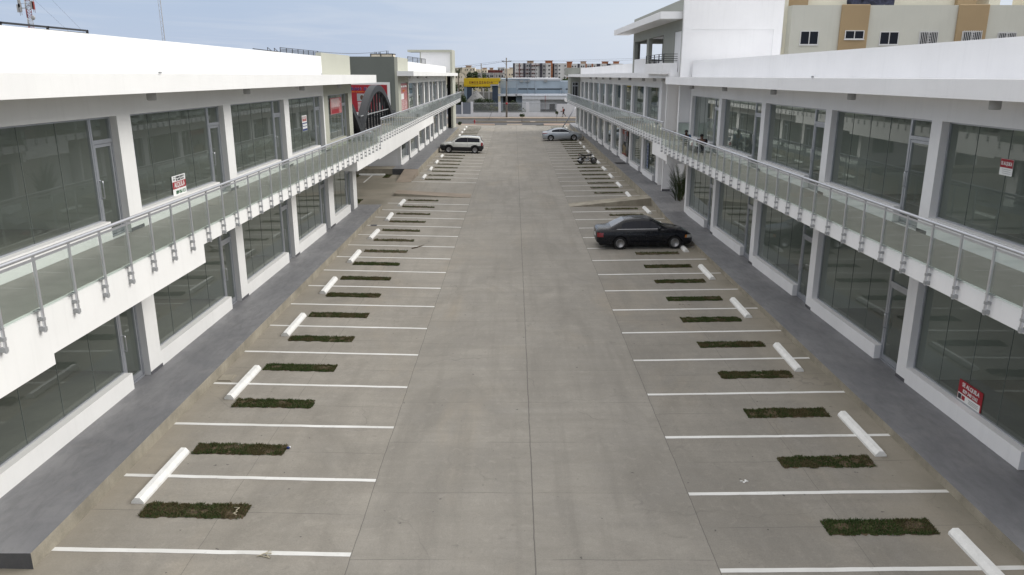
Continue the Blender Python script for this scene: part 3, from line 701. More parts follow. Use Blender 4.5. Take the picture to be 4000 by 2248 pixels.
# turf strips in the bays
def turf_mesh(seed, n, L=1.92, W=.5, dry=.25, h=.05):
    q = random.Random(seed); m = MB(); rows = []
    for k in range(29):
        x = -L / 2 + L * k / 28
        rows.append([(x + (q.uniform(-.02, .02) if 0 < k < 28 else 0), -W / 2 + .02 + q.uniform(-.045, .035), .004), (x, 0, .016), (x, W / 2 - .02 + q.uniform(-.035, .045), .004)])
    m.grid(rows, 2)
    cs = [(q.uniform(-L / 2, L / 2), q.uniform(-W / 2, W / 2), q.uniform(.12, .3)) for _ in range(5)]
    eg = [[q.uniform(-.045, .035) for _ in range(24)] for _ in range(2)]; bare = [(q.uniform(-L / 2, L / 2), q.uniform(-W / 2, W / 2), q.uniform(.05, .13)) for _ in range(6)]
    for _ in range(n):
        x = q.uniform(-L / 2 - .02, L / 2 + .02); y = q.uniform(-W / 2 - .015, W / 2 + .015)
        if y > W / 2 + eg[0][int((x + L) / (2 * L) * 23)] or y < -W / 2 - eg[1][int((x + L) / (2 * L) * 23)]: continue
        if any((x - c[0]) ** 2 + (y - c[1]) ** 2 < c[2] ** 2 for c in bare) and q.random() < .8: continue
        a = q.uniform(0, 6.28); w = q.uniform(.006, .014); hh = h * q.uniform(.4, 1.25); ln = q.uniform(0, .05); b = a + q.uniform(-1.2, 1.2)
        isd = any((x - c[0]) ** 2 + (y - c[1]) ** 2 < c[2] ** 2 for c in cs[:2]) and q.random() < .75 or q.random() < dry or (x < -L / 2 + .12 and q.random() < .6)
        tx, ty = x + ln * math.cos(b), y + ln * math.sin(b)
        m.add([(x - w * math.cos(a), y - w * math.sin(a), .004), (x + w * math.cos(a), y + w * math.sin(a), .004), (tx, ty, hh)], [(0, 1, 2)], 1 if isd else 0)
    return m.mesh('turf_strip', [M['grassblade'], M['grassdry'], M['soil']])
TN = [turf_mesh(i, 6500, dry=d, h=.05) for i, d in enumerate((.42, .36, .22, .16, .3, .45))]
TF = [turf_mesh(20 + i, 1100, dry=d, h=.06) for i, d in enumerate((.2, .35, .25))]
def turf(x, y, label, i, near, dx=0, rz=0, z=None, sx=1):
    o = bpy.data.objects.new('turf_strip', (TN if near else TF)[i % (6 if near else 3)]); col.objects.link(o)
    o.location = (x, y, gz(x) if z is None else z); o.rotation_euler = (0, R(1.23 if x < 0 else -.86) if rz == 0 else 0, rz if rz else (math.pi if i % 2 and near else 0)); o.scale = (sx, 1, 1)
    if o.rotation_euler.z > 3: o.rotation_euler.y *= -1
    tag(o, label, 'turf strip', 'grass strips set in the parking bays')
def mids(y): return [(a + b) / 2 for a, b in zip(y, y[1:])]
for i, y in enumerate(mids(yL)): turf(-5.96 + .012 * i, y, f'brownish strip of grass in the near left bays, {ORD[i + 1]} from the camera', i, y < 33)
turf(-5.8, 48.72, 'last strip of grass in the near left bays, beside the low ramp', 1, False)
for i, y in enumerate(mids(yL2)): turf(-5.78, y, f'thin strip of grass in the far left bays, {ORD[i + 1]} from the camera', i, False)
for i, y in enumerate(mids(yR)): turf(6.61 - .012 * i, y, f'dark green strip of grass in the near right bays, {ORD[i + 1]} from the camera', i + 3, y < 33)
turf(6.44, 45.75, 'strip of grass beside the sloping ramp in the right bays', 1, False)
for i, y in enumerate(mids(yR2)): turf(6.42, y, f'thin strip of grass in the far right bays, {ORD[i + 1]} from the camera', i + 1, False)
turf(-9.85, 60.0, 'patch of grass by the kerb of the side drive, right of its wheel stop', 0, False, rz=R(90), z=.126)
turf(-12.3, 60.1, 'patch of grass in the side drive bays, left of its wheel stop', 1, False, rz=R(90), z=.126)
turf(-9.85, 47.9, 'brown dry patch of grass at the corner of the near left building', 2, False, rz=R(90), z=.126, sx=.8)
# street beyond the car park
m = MB(); m.quad((-200, 121.2, .0), (200, 121.2, .0), (200, 136.8, 0), (-200, 136.8, 0)); struct('street', m, M['asphalt'])
m = MB()
m.box(-200, -8.2, 120.4, 122.0, 0, .14); m.box(-8.2, -3.0, 120.6, 122.2, 0, .12); m.box(4.6, 200, 119.9, 122.6, 0, .13)
struct('pavement', m, M['pinkwalk'], bevel=.02)
m = MB(); m.box(-6.4, 60, 127.3, 127.45, 0, .13); m.box(-6.4, 60, 129.25, 129.4, 0, .13); m.box(-6.4, -6.25, 127.45, 129.25, 0, .13); struct('median_kerb', m, M['pavement'])
m = MB(); m.box(-6.25, 60, 127.45, 129.25, 0, .09); struct('median', m, M['earth'])
m = MB(); m.box(-1.2, 1.2, 127.46, 129.24, .09, .115); m.box(2.6, 3.5, 127.46, 129.24, .09, .13); struct('median_paving', m, M['pavement'])
m = MB(); m.box(-200, 200, 136.8, 141.4, 0, .15); struct('pavement', m, M['pavement'], bevel=.03)
m = MB(); m.quad((-1.1, 121.6, .006), (1.3, 121.6, .006), (1.3, 124.0, .006), (-1.1, 124.0, .006)); struct('crossing_patch', m, M['pavement'])
# loose bits on the concrete
m = MB(); m.box(-.17, .17, -.2, .2, .01, .035); m.box(-.20, .20, -.23, .23, 0, .012)
o = tag(m.build('drain_cover', M['kerb'], bevel=.004), 'small square concrete drain cover beside the left kerb', 'drain cover'); o.location = (-7.66, 19.1, gz(-7.66))
m = MB(); m.box(-.16, .16, -.16, .16, 0, .02)
o = tag(m.build('drain_cover', M['base']), 'small dark drain grate by the left kerb near the driveway', 'drain cover'); o.location = (-7.45, 40.3, gz(-7.45))
m = MB(); m.tube([(-.25, -.32, .02), (-.05, -.1, .03), (.06, .1, .025), (.25, .33, .05)], [.035, .03, .02, .008], 6); m.tube([(.06, .1, .025), (.2, .05, .05)], [.012, .004], 5)
o = tag(m.build('fallen_branch', M['bark']), 'short brown dry branch lying across a bay line on the left', 'branch'); o.location = (-4.5, 35.3, gz(-4.5))
M['cord'] = paint('pale_cord', (.42, .38, .28), .8, var=.1)
m = MB(); q = random.Random(3); pts = [(-.12, -.06, .012), (-.02, .02, .02), (.1, .03, .012), (.06, .10, .03), (.0, .04, .016), (.07, -.06, .012), (.12, -.09, .01), (-.1, -.02, .012)]
m.tube(pts, .008, 6); o = tag(m.build('cord_scrap', M['cord']), 'tangle of pale cord lying on the nearest left bay line', 'cord'); o.location = (-4.25, 11.42, gz(-4.25) + .004); o.scale = (1, 1, 1)
m = MB(); m.tube([(.0, .12, .05), (.1, .1, .055), (.06, .02, .05), (.1, -.02, .055), (.05, -.08, .05), (.12, -.12, .05)], .010, 6)
o = tag(m.build('cord_scrap', M['cord']), 'pale cord scrap lying on the nearest left strip of grass', 'cord'); o.location = (-5.25, 12.68, gz(-5.25))
m = MB(); q = random.Random(9)
for k in range(6): m.ball((q.uniform(-.08, .08), q.uniform(-.06, .06), .008), (q.uniform(.015, .04), q.uniform(.012, .03), .01), seg=6, rings=4)
o = tag(m.build('mortar_crumbs', M['stopwhite']), 'pale splash of dried mortar in the nearest right bay', 'mortar'); o.location = (4.68, 13.93, gz(4.68))
m = MB(); m.ball((0, 0, .03), (.04, .03, .03), 0, 8, 6); m.ball((.03, .02, .035), (.025, .02, .025), 1, 8, 5)
o = tag(m.build('litter', [M['navy'], M['signwhite']]), 'crumpled blue and white wrapper at the end of a left strip of grass', 'litter'); o.location = (-4.93, 15.24, gz(-4.93))
m = MB(); q = random.Random(12)
for k in range(16): m.ball((q.uniform(-.5, .5), q.uniform(-.05, .05), .008), (q.uniform(.01, .03), q.uniform(.008, .02), .012), seg=6, rings=4)
o = tag(m.build('gravel_scrap', M['kerb']), 'small scatter of stone chips by a right wheel stop', 'stone chips'); o.location = (6.35, 26.1, gz(6.35))

# ------------------------------------------------------------------ vehicles (built nose towards +x, y to the left, z up)
def carpaint(name, c, metal=.0, rough=.25, coat=1.0):
    m, t, o = nt(name); p = N(t, 'ShaderNodeBsdfPrincipled'); L(t, p.outputs[0], o.inputs[0])
    g = N(t, 'ShaderNodeNewGeometry'); pos = g.outputs['Position']
    f = noise(t, pos, 2.2, 4, .6); fl = noise(t, pos, 400, 1, .5)
    c1 = mixc(t, ramp(t, f, .35, .7), tuple(v * .9 for v in c), c)
    dust = ramp(t, noise(t, scaled(t, pos, (1, 1, 2)), 6, 5, .7), .5, .8)
    c1 = mixc(t, mth(t, 'MULTIPLY', dust, .05), c1, (.3, .27, .22))
    L(t, c1, p.inputs['Base Color']); p.inputs['Metallic'].default_value = metal
    L(t, mth(t, 'ADD', mth(t, 'MULTIPLY', dust, .12), rough), p.inputs['Roughness'])
    p.inputs['Coat Weight'].default_value = coat; p.inputs['Specular IOR Level'].default_value = .2; p.inputs['Coat Roughness'].default_value = .05
    return m
M['carblack'] = carpaint('black_car_paint', (.005, .006, .010), coat=.35)
M['carwhite'] = carpaint('white_car_paint', (.66, .67, .64))
M['carsilver'] = carpaint('silver_car_paint', (.40, .43, .47), .55, .3)
M['carglass'] = paint('tinted_glass', (.006, .008, .016), .08, var=.1, spec=.25)
M['carglass2'] = paint('windscreen_glass', (.030, .036, .038), .06, var=.1, spec=.45)
M['rearglass'] = paint('dusty_rear_glass', (.16, .165, .18), .22, var=.12, scale=9, spec=.8)
M['rim'] = paint('alloy', (.30, .30, .31), .35, metal=.7, var=.06, scale=12)
M['rimd'] = paint('dark_alloy', (.03, .03, .033), .5, metal=.3, var=.06)
M['lampred'] = paint('lamp_red', (.22, .012, .016), .15, var=.1, spec=.7)
M['lampclear'] = paint('lamp_clear', (.34, .35, .34), .12, var=.15, scale=18, spec=.8)
M['lampamber'] = paint('lamp_amber', (.5, .17, .02), .15, var=.1, spec=.7)
M['chrome'] = paint('chrome', (.6, .6, .62), .12, metal=1, var=.03)
def tab(pts):
    def f(x):
        if x <= pts[0][0]: return pts[0][1]
        for (a, b), (c, d) in zip(pts, pts[1:]):
            if x <= c:
                u = (x - a) / (c - a); return b + (d - b) * u
        return pts[-1][1]
    return f
def smooth_tab(pts, w=.07):
    f = tab(pts)
    return lambda x: (f(x - w) + 2 * f(x) + f(x + w) + f(x - w / 2) + f(x + w / 2)) / 6

def make_car(name, label, S):
    t = thing(name, label, S['cat'])
    Lh = S['L'] / 2; W = S['W'] / 2; wr = S['wr']; fx, rx = S['fx'], S['rx']; ar = S['arch']
    deck = smooth_tab(S['deck']); sh = smooth_tab(S['shoulder'], .1); sill = smooth_tab(S['sill'], .05)
    wid = tab(S['plan']); roof = smooth_tab(S['roof'], S.get('rs', .08)); wroof = tab(S['roofw'])
    def zb(x):
        z = sill(x)
        for c in (fx, rx):
            d = abs(x - c)
            if d < ar: z = max(z, wr + math.sqrt(ar * ar - d * d) * 1.0)
        return z
    xs = set(-Lh + 2 * Lh * k / 70 for k in range(71))
    for c in (fx, rx):
        for a in range(0, 181, 12): xs.add(c + ar * math.cos(R(a)))
        xs.add(c - ar - .002); xs.add(c + ar + .002)
    xs = sorted(x for x in xs if -Lh <= x <= Lh); xs = [xs[0]] + [b for a, b in zip(xs, xs[1:]) if b - a > .0015]
    fr = [(0.0, .945), (.04, .962), (.16, .985), (.34, 1.0), (.55, 1.0), (.74, .985), (.86, .965), (.94, .945), (1.0, .905)]
    def side(x, z):
        b, s_ = sill(x), sh(x); f = (z - b) / max(.01, s_ - b)
        return W * wid(x) * tab(fr)(min(1, max(0, f)))
    rows = []
    for x in xs:
        b, s_, d = zb(x), sh(x), deck(x); s_ = max(s_, b + .02); w = W * wid(x)
        half = [(side(x, b) * .5, b)]
        for f, _ in fr: z = b + f * (s_ - b); half.append((side(x, z), z))
        e = side(x, s_)
        half += [(e * .93, s_ + (d - s_) * .45), (e * .80, s_ + (d - s_) * .78), (e * .5, s_ + (d - s_) * .96)]
        row = [(x, -y, z) for y, z in half] + [(x, 0, d)] + [(x, y, z) for y, z in reversed(half)]
        rows.append(row)
    m = MB(); m.grid(rows); n = len(rows[0])
    m.add(rows[0], [tuple(range(n))]); m.add(rows[-1], [tuple(range(n - 1, -1, -1))])
    # cabin
    cx = [S['cab'][0] + (S['cab'][1] - S['cab'][0]) * k / 44 for k in range(45)]
    belt = lambda x: sh(x) + .0
    def gsec(x):
        zr, zbt = roof(x), belt(x); zr = max(zr, zbt + .03)
        wb = side(x, sh(x)) * .975; wt = W * wroof(x)
        zc = max(zbt + .01, zr - S.get('crown', .085)); k = min(1, max(0, (zc - zbt) / .35)); wt = wb + (wt - wb) * k
        return wb, wt, zbt, zc, zr
    rows = []
    for x in cx:
        wb, wt, b, c, r = gsec(x)
        half = [(wb, b - .03), (wb, b), (wb + (wt - wb) * .5 + .008, b + (c - b) * .5), (wt, c), (wt * .955, c + (r - c) * .45), (wt * .86, c + (r - c) * .75), (wt * .5, c + (r - c) * .96)]
        rows.append([(x, -y, z) for y, z in half] + [(x, 0, r)] + [(x, y, z) for y, z in reversed(half)])
    m.grid(rows)
    m.build('body', S['paint'], t, fix=True, sharp=38)
    # dark inside of the wheel arches and floor
    u = MB(); u.box(-Lh + .12, Lh - .12, -W * .80, W * .80, .20, S.get('under', .5)); u.build('underbody', M['rubber'], t, bevel=.03)
    # glass
    def sidewin(x0, x1, nm):
        for sg in (-1, 1):
            g = MB(); r0 = []; r1 = []
            k = 16
            for i in range(k + 1):
                x = x0 + (x1 - x0) * i / k; wb, wt, b, c, r = gsec(x)
                lo = b + .035; hi = max(lo, min(c - .015, roof(x) - S.get('head', .12)))
                def y(z):
                    f = (z - b) / max(.02, c - b); return (wb + (wt - wb) * f + .032 * f * (1 - f)) + .006
                r0.append((x, sg * y(lo), lo)); r1.append((x, sg * y(hi), hi))
            g.grid([r0, r1]); g.build(nm, M['carglass'], t)
    for a, b in S['windows']: sidewin(a, b, 'side_window')
    def screen(x0, x1, nm, mat, k=8):
        g = MB(); rws = []
        for i in range(k + 1):
            x = x0 + (x1 - x0) * i / k; wb, wt, b, c, r = gsec(x); row = []
            nx = -(roof(x + .02) - roof(x - .02)) / .04; ln = math.hypot(nx, 1)
            for v in (-.80, -.5, 0, .5, .80):
                z = c + (r - c) * (1.0 if v == 0 else .96 if abs(v) == .5 else .80)
                row.append((x + nx / ln * .012, wt * v, z + .012 / ln))
            rws.append(row)
        g.grid(rws); g.build(nm, mat, t)
    screen(*S['screen'], 'windscreen', M['carglass2']); screen(*S['backlight'], 'rear_window', S.get('rearglass', M['carglass']))
    if S.get('chrome'):
        for sg in (-1, 1):
            c = MB(); pts = []
            for i in range(14):
                x = S['chrome'][0] + (S['chrome'][1] - S['chrome'][0]) * i / 13; wb, wt, b, cc, r = gsec(x); pts.append((x, sg * (wb + .008), b + .015))
            c.tube(pts, .011, 6); c.build('window_trim', M['chrome'], t)
    # wheels
    for cx_ in (fx, rx):
        for sg in (-1, 1):
            wname = bpy.data.objects.new('wheel', None); col.objects.link(wname); wname.parent = t; wname.location = (cx_, sg * (W - .115), wr); wname.empty_display_size = .1
            if sg > 0: wname.rotation_euler = (0, 0, math.pi)
            ty = MB(); rr = wr; ri = wr * .66
            ty.lathe([(ri, .09), (rr * .93, .095), (rr * .985, .075), (rr, .03), (rr, -.03), (rr * .985, -.075), (rr * .93, -.095), (ri, -.09), (ri * .98, -.06)], 'y', n=36); ty.build('tyre', M['rubber'], wname, sharp=50)
            r = MB(); S['rim'](r, ri); r.build('rim', S.get('rimmats', [M['rim'], M['rimd']]), wname)
    # lamps, mirrors, handles
    def patch(nm, mat, x0, x1, zf0, zf1, off=.012, ends=None):
        for sg in (-1, 1):
            g = MB(); ra = []
            k = 6
            for i in range(k + 1):
                x = x0 + (x1 - x0) * i / k; lo = zf0(x) if callable(zf0) else zf0; hi = zf1(x) if callable(zf1) else zf1
                ra.append([(x, sg * (side(x, lo + (hi - lo) * j / 3) + off), lo + (hi - lo) * j / 3) for j in range(4)])
            if ends:
                xe = ends; last = ra[-1] if abs(ra[-1][0][0]) > abs(ra[0][0][0]) else ra[0]
                row = [(xe, p[1] * .72, p[2]) for p in last]
                ra = ra + [row] if last is ra[-1] else [row] + ra
            g.grid(ra); g.build(nm, mat, t)
    for a in S['patches']: patch(*a)
    mx, mz = S['mirror']
    for sg in (-1, 1):
        g = MB(); g.ball((mx, sg * (side(mx, sh(mx)) + .07), mz), (.07, .095, .065), 0, 12, 8); g.tube([(mx, sg * side(mx, sh(mx)) * .97, mz - .03), (mx, sg * (side(mx, sh(mx)) + .05), mz - .02)], .022, 6)
        g.build('mirror', S.get('mirrormat', S['paint']), t)
        for hx in S['handles']:
            g = MB(); hz = sh(hx) - .13; y = side(hx, hz)
            g.tube([(hx - .09, sg * (y + .002), hz), (hx - .075, sg * (y + .022), hz), (hx + .075, sg * (y + .022), hz), (hx + .09, sg * (y + .002), hz)], .012, 6)
            g.build('door_handle', S.get('handlemat', S['paint']), t)
    # door seams
    for sx in S['seams']:
        for sg in (-1, 1):
            pts = [(sx + (z - sh(sx)) * S.get('rake', 0), sg * (side(sx, z) + .0015), z) for z in [sill(sx) + .03 + (sh(sx) - .03 - sill(sx) - .03) * j / 8 for j in range(9)]]
            g = MB(); g.tube(pts, .0045, 4); g.build('door_seam', M['rubber'], t)
    if S.get('clad'):
        zc0 = S['clad']
        for sg in (-1, 1):
            g = MB(); rws = []
            for x in xs:
                zt = zc0
                for c in (fx, rx):
                    d = abs(x - c); A = ar + .10
                    if d < A: zt = max(zt, wr + math.sqrt(A * A - d * d) * .98)
                if abs(x) > Lh - .55: zt = max(zt, S['cladend'])
                lo = zb(x); zt = max(zt, lo + .002)
                rws.append([(x, sg * (side(x, lo + (zt - lo) * j / 4) + .014), lo + (zt - lo) * j / 4) for j in range(5)])
            g.grid(rws)
            g.build('cladding', M['blackplastic'], t)
        for ex, sgx in ((Lh, 1), (-Lh, -1)):
            g = MB(); w = side(ex - sgx * .02, .5)
            g.box(ex - .05 if sgx > 0 else ex - .02, ex + .02 if sgx > 0 else ex + .05, -w * .98, w * .98, sill(ex) + .0, S['cladend']); g.build('bumper', M['blackplastic'], t, bevel=.03)
    for f in S.get('extra', ()): f(t, side, sh)
    return t
def rim_holes(m, r):
    m.lathe([(r * 1.0, -.095), (r * 1.0, -.105), (r * .90, -.10), (r * .86, -.075), (.0, -.070)], 'y', n=36, mi=0)
    for k in range(5):
        a = R(90 + 72 * k); c = (r * .56 * math.cos(a), -.0735, r * .56 * math.sin(a))
        m.lathe([(r * .27, .004), (r * .27, -.004), (0, -.004)], 'y', c, 16, 1)
    m.lathe([(r * .14, .0), (r * .12, -.016), (0, -.018)], 'y', (0, -.07, 0), 14, 1)
def spokes(n, wd, pair=False):
    def f(m, r):
        m.lathe([(r, -.092), (r, -.106), (r * .93, -.106), (r * .90, -.085)], 'y', n=36, mi=0)
        m.lathe([(r * .92, -.055), (0, -.055)], 'y', n=30, mi=1)
        for k in range(n):
            for off in ((-.13, .13) if pair else (0,)):
                a = R(90 + 360 * k / n); a2 = a + off
                p0 = Vector((r * .12 * math.cos(a), 0, r * .12 * math.sin(a))); p1 = Vector((r * .93 * math.cos(a2), 0, r * .93 * math.sin(a2)))
                d = (p1 - p0).normalized(); nrm = Vector((-d.z, 0, d.x)) * wd * r
                v = []
                for y in (-.060, -.098):
                    for p, k2 in ((p0, 1.25), (p1, .85)): v += [tuple(p - nrm * k2 + Vector((0, y, 0))), tuple(p + nrm * k2 + Vector((0, y, 0)))]
                m.add(v, [(4, 5, 7, 6), (0, 2, 3, 1), (0, 1, 5, 4), (2, 6, 7, 3), (0, 4, 6, 2), (1, 3, 7, 5)], 0)
        m.lathe([(r * .2, -.09), (r * .18, -.104), (0, -.106)], 'y', n=16, mi=0)
    return f
def plate(x, z, sg, w=.3):
    def f(t, side, sh):
        m = MB(); m.box(min(x, x + sg * .012), max(x, x + sg * .012), -w / 2, w / 2, z - .075, z + .075); m.build('number_plate', M['signwhite'], t)
    return f
# black saloon on the right, about 4.45 m long
sed = dict(cat='car', L=4.45, W=1.70, wr=.30, fx=1.38, rx=-1.15, arch=.345, paint=M['carblack'], cab=(-1.72, 1.02), under=.5,
    deck=[(-2.225, .86), (-2.16, .965), (-1.65, .99), (1.0, .985), (1.4, .93), (1.85, .84), (2.12, .72), (2.225, .60)],
    shoulder=[(-2.225, .80), (-2.1, .90), (-1.5, .93), (.9, .925), (1.5, .86), (2.0, .73), (2.225, .55)],
    sill=[(-2.225, .36), (-2.05, .27), (-1.7, .22), (1.8, .20), (2.1, .22), (2.225, .30)],
    plan=[(-2.225, .80), (-2.18, .89), (-2.0, .955), (-1.5, .99), (0, 1.0), (1.4, .985), (1.85, .94), (2.1, .85), (2.225, .66)],
    roof=[(-1.75, .97), (-1.62, 1.00), (-.92, 1.345), (-.55, 1.40), (-.1, 1.415), (.28, 1.375), (.98, .99), (1.1, .96)],
    roofw=[(-1.7, .70), (-.8, .66), (.3, .67), (1.0, .74)],
    windows=[(-1.08, -.225), (-.212, .78)], screen=(.36, .93), backlight=(-1.55, -.95), rearglass=M['rearglass'], chrome=(-1.32, .72),
    rim=rim_holes, mirror=(.66, .97), handles=(-.85, .05), handlemat=M['carblack'], seams=(.86, -.215, -1.03), rs=.06,
    patches=[('tail_light', M['lampred'], -2.21, -1.93, .60, .80, .010, None), ('headlight', M['lampclear'], 1.93, 2.20, lambda x: .52, lambda x: .66 - .02 * (x - 1.9), .010, 2.235), ('indicator', M['lampamber'], 1.84, 1.94, .53, .655, .012, None)],
    extra=[plate(-2.23, .62, -1)])
car = make_car('parked_car', 'black four-door saloon car parked nose to the right-hand walkway', sed); car.location = (6.08, 35.72, gz(6.1)); car.rotation_euler = (0, R(-.86), 0)
def rear_bumper(t, side, sh):
    pass
# silver saloon at the far right, about 4.75 m long
kia = dict(cat='car', L=4.75, W=1.82, wr=.345, fx=1.38, rx=-1.36, arch=.40, paint=M['carsilver'], cab=(-2.0, 1.25), under=.55,
    deck=[(-2.375, .90), (-2.30, 1.04), (-1.9, 1.06), (1.1, 1.03), (1.6, .97), (2.05, .86), (2.3, .74), (2.375, .62)],
    shoulder=[(-2.375, .84), (-2.2, .97), (-1.4, 1.0), (.9, .96), (1.6, .88), (2.1, .77), (2.375, .55)],
    sill=[(-2.375, .36), (-2.2, .26), (-1.8, .20), (1.9, .18), (2.2, .2), (2.375, .3)],
    plan=[(-2.375, .80), (-2.32, .89), (-2.1, .95), (-1.5, .99), (0, 1.0), (1.4, .985), (1.95, .94), (2.22, .84), (2.375, .68)],
    roof=[(-2.05, 1.03), (-1.9, 1.07), (-1.0, 1.39), (-.5, 1.46), (0, 1.47), (.35, 1.43), (1.2, 1.03), (1.3, 1.0)],
    roofw=[(-1.9, .70), (-.8, .66), (.3, .67), (1.2, .76)],
    windows=[(-1.22, -.28), (-.272, .98)], screen=(.42, 1.14), backlight=(-1.80, -1.05),
    rim=spokes(5, .075, True), mirror=(.86, 1.02), handles=(-1.0, .05), seams=(1.0, -.27, -1.15), rs=.09,
    patches=[('tail_light', M['lampred'], -2.36, -1.75, lambda x: .86 + .02 * (x + 2.3), lambda x: .96 - .08 * max(0, x + 2.1), .012, None), ('headlight', M['lampclear'], 1.86, 2.32, lambda x: .66, lambda x: .80 - .08 * (x - 1.86), .012, 2.385)],
    extra=[plate(-2.38, .68, -1)])
car = make_car('parked_car', 'silver saloon car with black alloy wheels parked at the far right', kia); car.location = (5.75, 93.8, gz(5.8)); car.rotation_euler = (0, R(-.86), 0)
# white sport utility car at the far left, nose to the left walkway
def antenna(t, side, sh):
    m = MB(); m.tube([(-1.35, 0, 1.70), (-1.55, 0, 1.88)], .008, 6); m.build('antenna', M['black'], t)
def rails(t, side, sh):
    m = MB(); m.tube([(-1.9, -.55, 1.66), (-2.02, -.55, 1.60), (-2.02, .55, 1.60), (-1.9, .55, 1.66)], .025, 6); m.build('spoiler', M['carwhite'], t)
suv = dict(cat='car', L=4.33, W=1.80, wr=.345, fx=1.29, rx=-1.34, arch=.42, paint=M['carwhite'], cab=(-2.10, 1.12), under=.62, rs=.07,
    deck=[(-2.165, 1.02), (-2.08, 1.13), (-1.8, 1.14), (.9, 1.12), (1.3, 1.08), (1.75, 1.00), (2.05, .88), (2.165, .74)],
    shoulder=[(-2.165, .98), (-2.0, 1.06), (-1.2, 1.07), (.8, 1.04), (1.4, .99), (1.9, .88), (2.165, .68)],
    sill=[(-2.165, .42), (-2.0, .32), (-1.6, .27), (1.7, .26), (2.0, .30), (2.165, .42)],
    plan=[(-2.165, .84), (-2.1, .92), (-1.8, .97), (0, 1.0), (1.3, .985), (1.8, .93), (2.05, .84), (2.165, .70)],
    roof=[(-2.14, 1.08), (-2.06, 1.16), (-1.82, 1.60), (-1.6, 1.66), (-.6, 1.70), (.1, 1.67), (.36, 1.60), (1.05, 1.10), (1.15, 1.06)],
    roofw=[(-2.1, .76), (-1.6, .70), (.3, .70), (1.0, .78)], head=.16,
    windows=[(-1.80, -.60), (-.592, .80)], screen=(.44, .98), backlight=(-2.05, -1.86),
    rim=spokes(5, .15), mirror=(.72, 1.13), handles=(-1.05, -.05), handlemat=M['carwhite'], seams=(.82, -.59, -1.5),
    patches=[('tail_light', M['lampred'], -2.14, -1.93, .74, 1.10, .012, None), ('headlight', M['lampclear'], 1.74, 2.10, lambda x: .74, lambda x: .90 - .08 * (x - 1.74), .012, 2.16)],
    clad=.62, cladend=.76, extra=[plate(-2.2, .62, -1), antenna, rails])
car = make_car('parked_car', 'white sport utility car with black lower cladding parked at the far left', suv); car.location = (-5.28, 79.1, gz(-5.3)); car.rotation_euler = (0, R(-1.2), math.pi)

# ------------------------------------------------------------------ motorcycle
mc = thing('motorcycle', 'black motorcycle on its side stand in the far right bays', 'motorcycle', (6.53, 69.2, gz(6.5)), R(-6))
def P3(x, z, y=0): return (x, y, z)
fw, rw, Rw = .575, -.575, .30
for cx_ in (fw, rw):
    w = bpy.data.objects.new('wheel', None); col.objects.link(w); w.parent = mc; w.location = (cx_, 0, Rw)
    m = MB(); n = 32; rows = []
    for i in range(n):
        a = 2 * math.pi * i / n; rows.append([((Rw - .026 + .026 * math.cos(b)) * math.cos(a), .030 * math.sin(b), (Rw - .026 + .026 * math.cos(b)) * math.sin(a)) for b in [2 * math.pi * j / 8 for j in range(8)]])
    rows.append(rows[0]); m.grid(rows, closed=True); m.build('tyre', M['rubber'], w)
    m = MB(); m.lathe([(Rw - .055, -.018), (Rw - .070, -.018), (Rw - .070, .018), (Rw - .055, .018), (Rw - .055, -.018)], 'y', n=32)
    for i in range(12):
        a = 2 * math.pi * i / 12; b = a + .35 * (1 if i % 2 else -1); s_ = .03 * (1 if i % 2 else -1)
        m.tube([(.04 * math.cos(b), s_, .04 * math.sin(b)), ((Rw - .06) * math.cos(a), 0, (Rw - .06) * math.sin(a))], .0022, 4, 0)
    m.lathe([(.04, -.05), (.04, .05)], 'y', n=14); m.build('rim', M['steel'], w)
m = MB()
for y in (-.05, .05): m.tube([P3(fw, Rw, y * 1.6), P3(.44, .62, y * 1.6), P3(.36, .86, y * 1.6)], .020, 8)
m.build('fork', M['blackplastic'], mc)
m = MB(); m.tube([P3(.37, .84), P3(.28, .50), P3(.10, .30), P3(-.22, .30), P3(-.20, .64), P3(.33, .76)], .020, 8)
for y in (-.09, .09): m.tube([P3(-.15, .34, y * .6), P3(rw, Rw, y)], .018, 8); m.tube([P3(-.2, .66, y * .7), P3(-.72, .68, y)], .015, 8); m.tube([P3(rw, Rw + .03, y * 1.2), P3(-.44, .66, y * 1.2)], .022, 8)
m.build('frame', M['black'], mc)
m = MB(); m.box(-.14, .14, -.09, .09, .27, .42); m.tube([P3(.05, .40), P3(.13, .60)], .075, 10); m.lathe([(.09, -.13), (.09, .13)], 'y', (-.06, 0, .34), 16)
for k in range(4): a = .44 + k * .035; m.lathe([(.09, 0), (.09, .010)], 'z', (.075 + k * .012, 0, a), 14)
m.build('engine', M['clamp'], mc, bevel=.012)
m = MB(); pr = [(-.02, .05), (.10, .11), (.22, .13), (.32, .10), (.36, .04)]
rows = [[(x, w_ * math.cos(R(a)), .765 + (.085 if w_ > .05 else .05) * math.sin(R(a)) + x * .05) for a in range(0, 360, 30)] for x, w_ in pr]
m.grid(rows, closed=True); m.add(rows[0], [tuple(range(12))]); m.add(rows[-1], [tuple(range(11, -1, -1))]); m.build('fuel_tank', M['black'], mc)
m = MB(); rows = []
for x, z, w_ in ((.02, .80, .08), (-.12, .785, .11), (-.35, .79, .12), (-.55, .83, .11), (-.68, .90, .08), (-.72, .93, .05)):
    rows.append([(x, -w_, z - .05), (x, -w_, z), (x, 0, z + .02), (x, w_, z), (x, w_, z - .05)])
m.grid(rows); m.add(rows[-1], [(0, 1, 2, 3, 4)]); m.add(rows[0], [(4, 3, 2, 1, 0)]); m.build('seat', M['rubber'], mc)
m = MB(); m.tube([P3(.30, 1.02, -.30), P3(.33, 1.03, -.18), P3(.37, .92, -.06), P3(.37, .92, .06), P3(.33, 1.03, .18), P3(.30, 1.02, .30)], .013, 8)
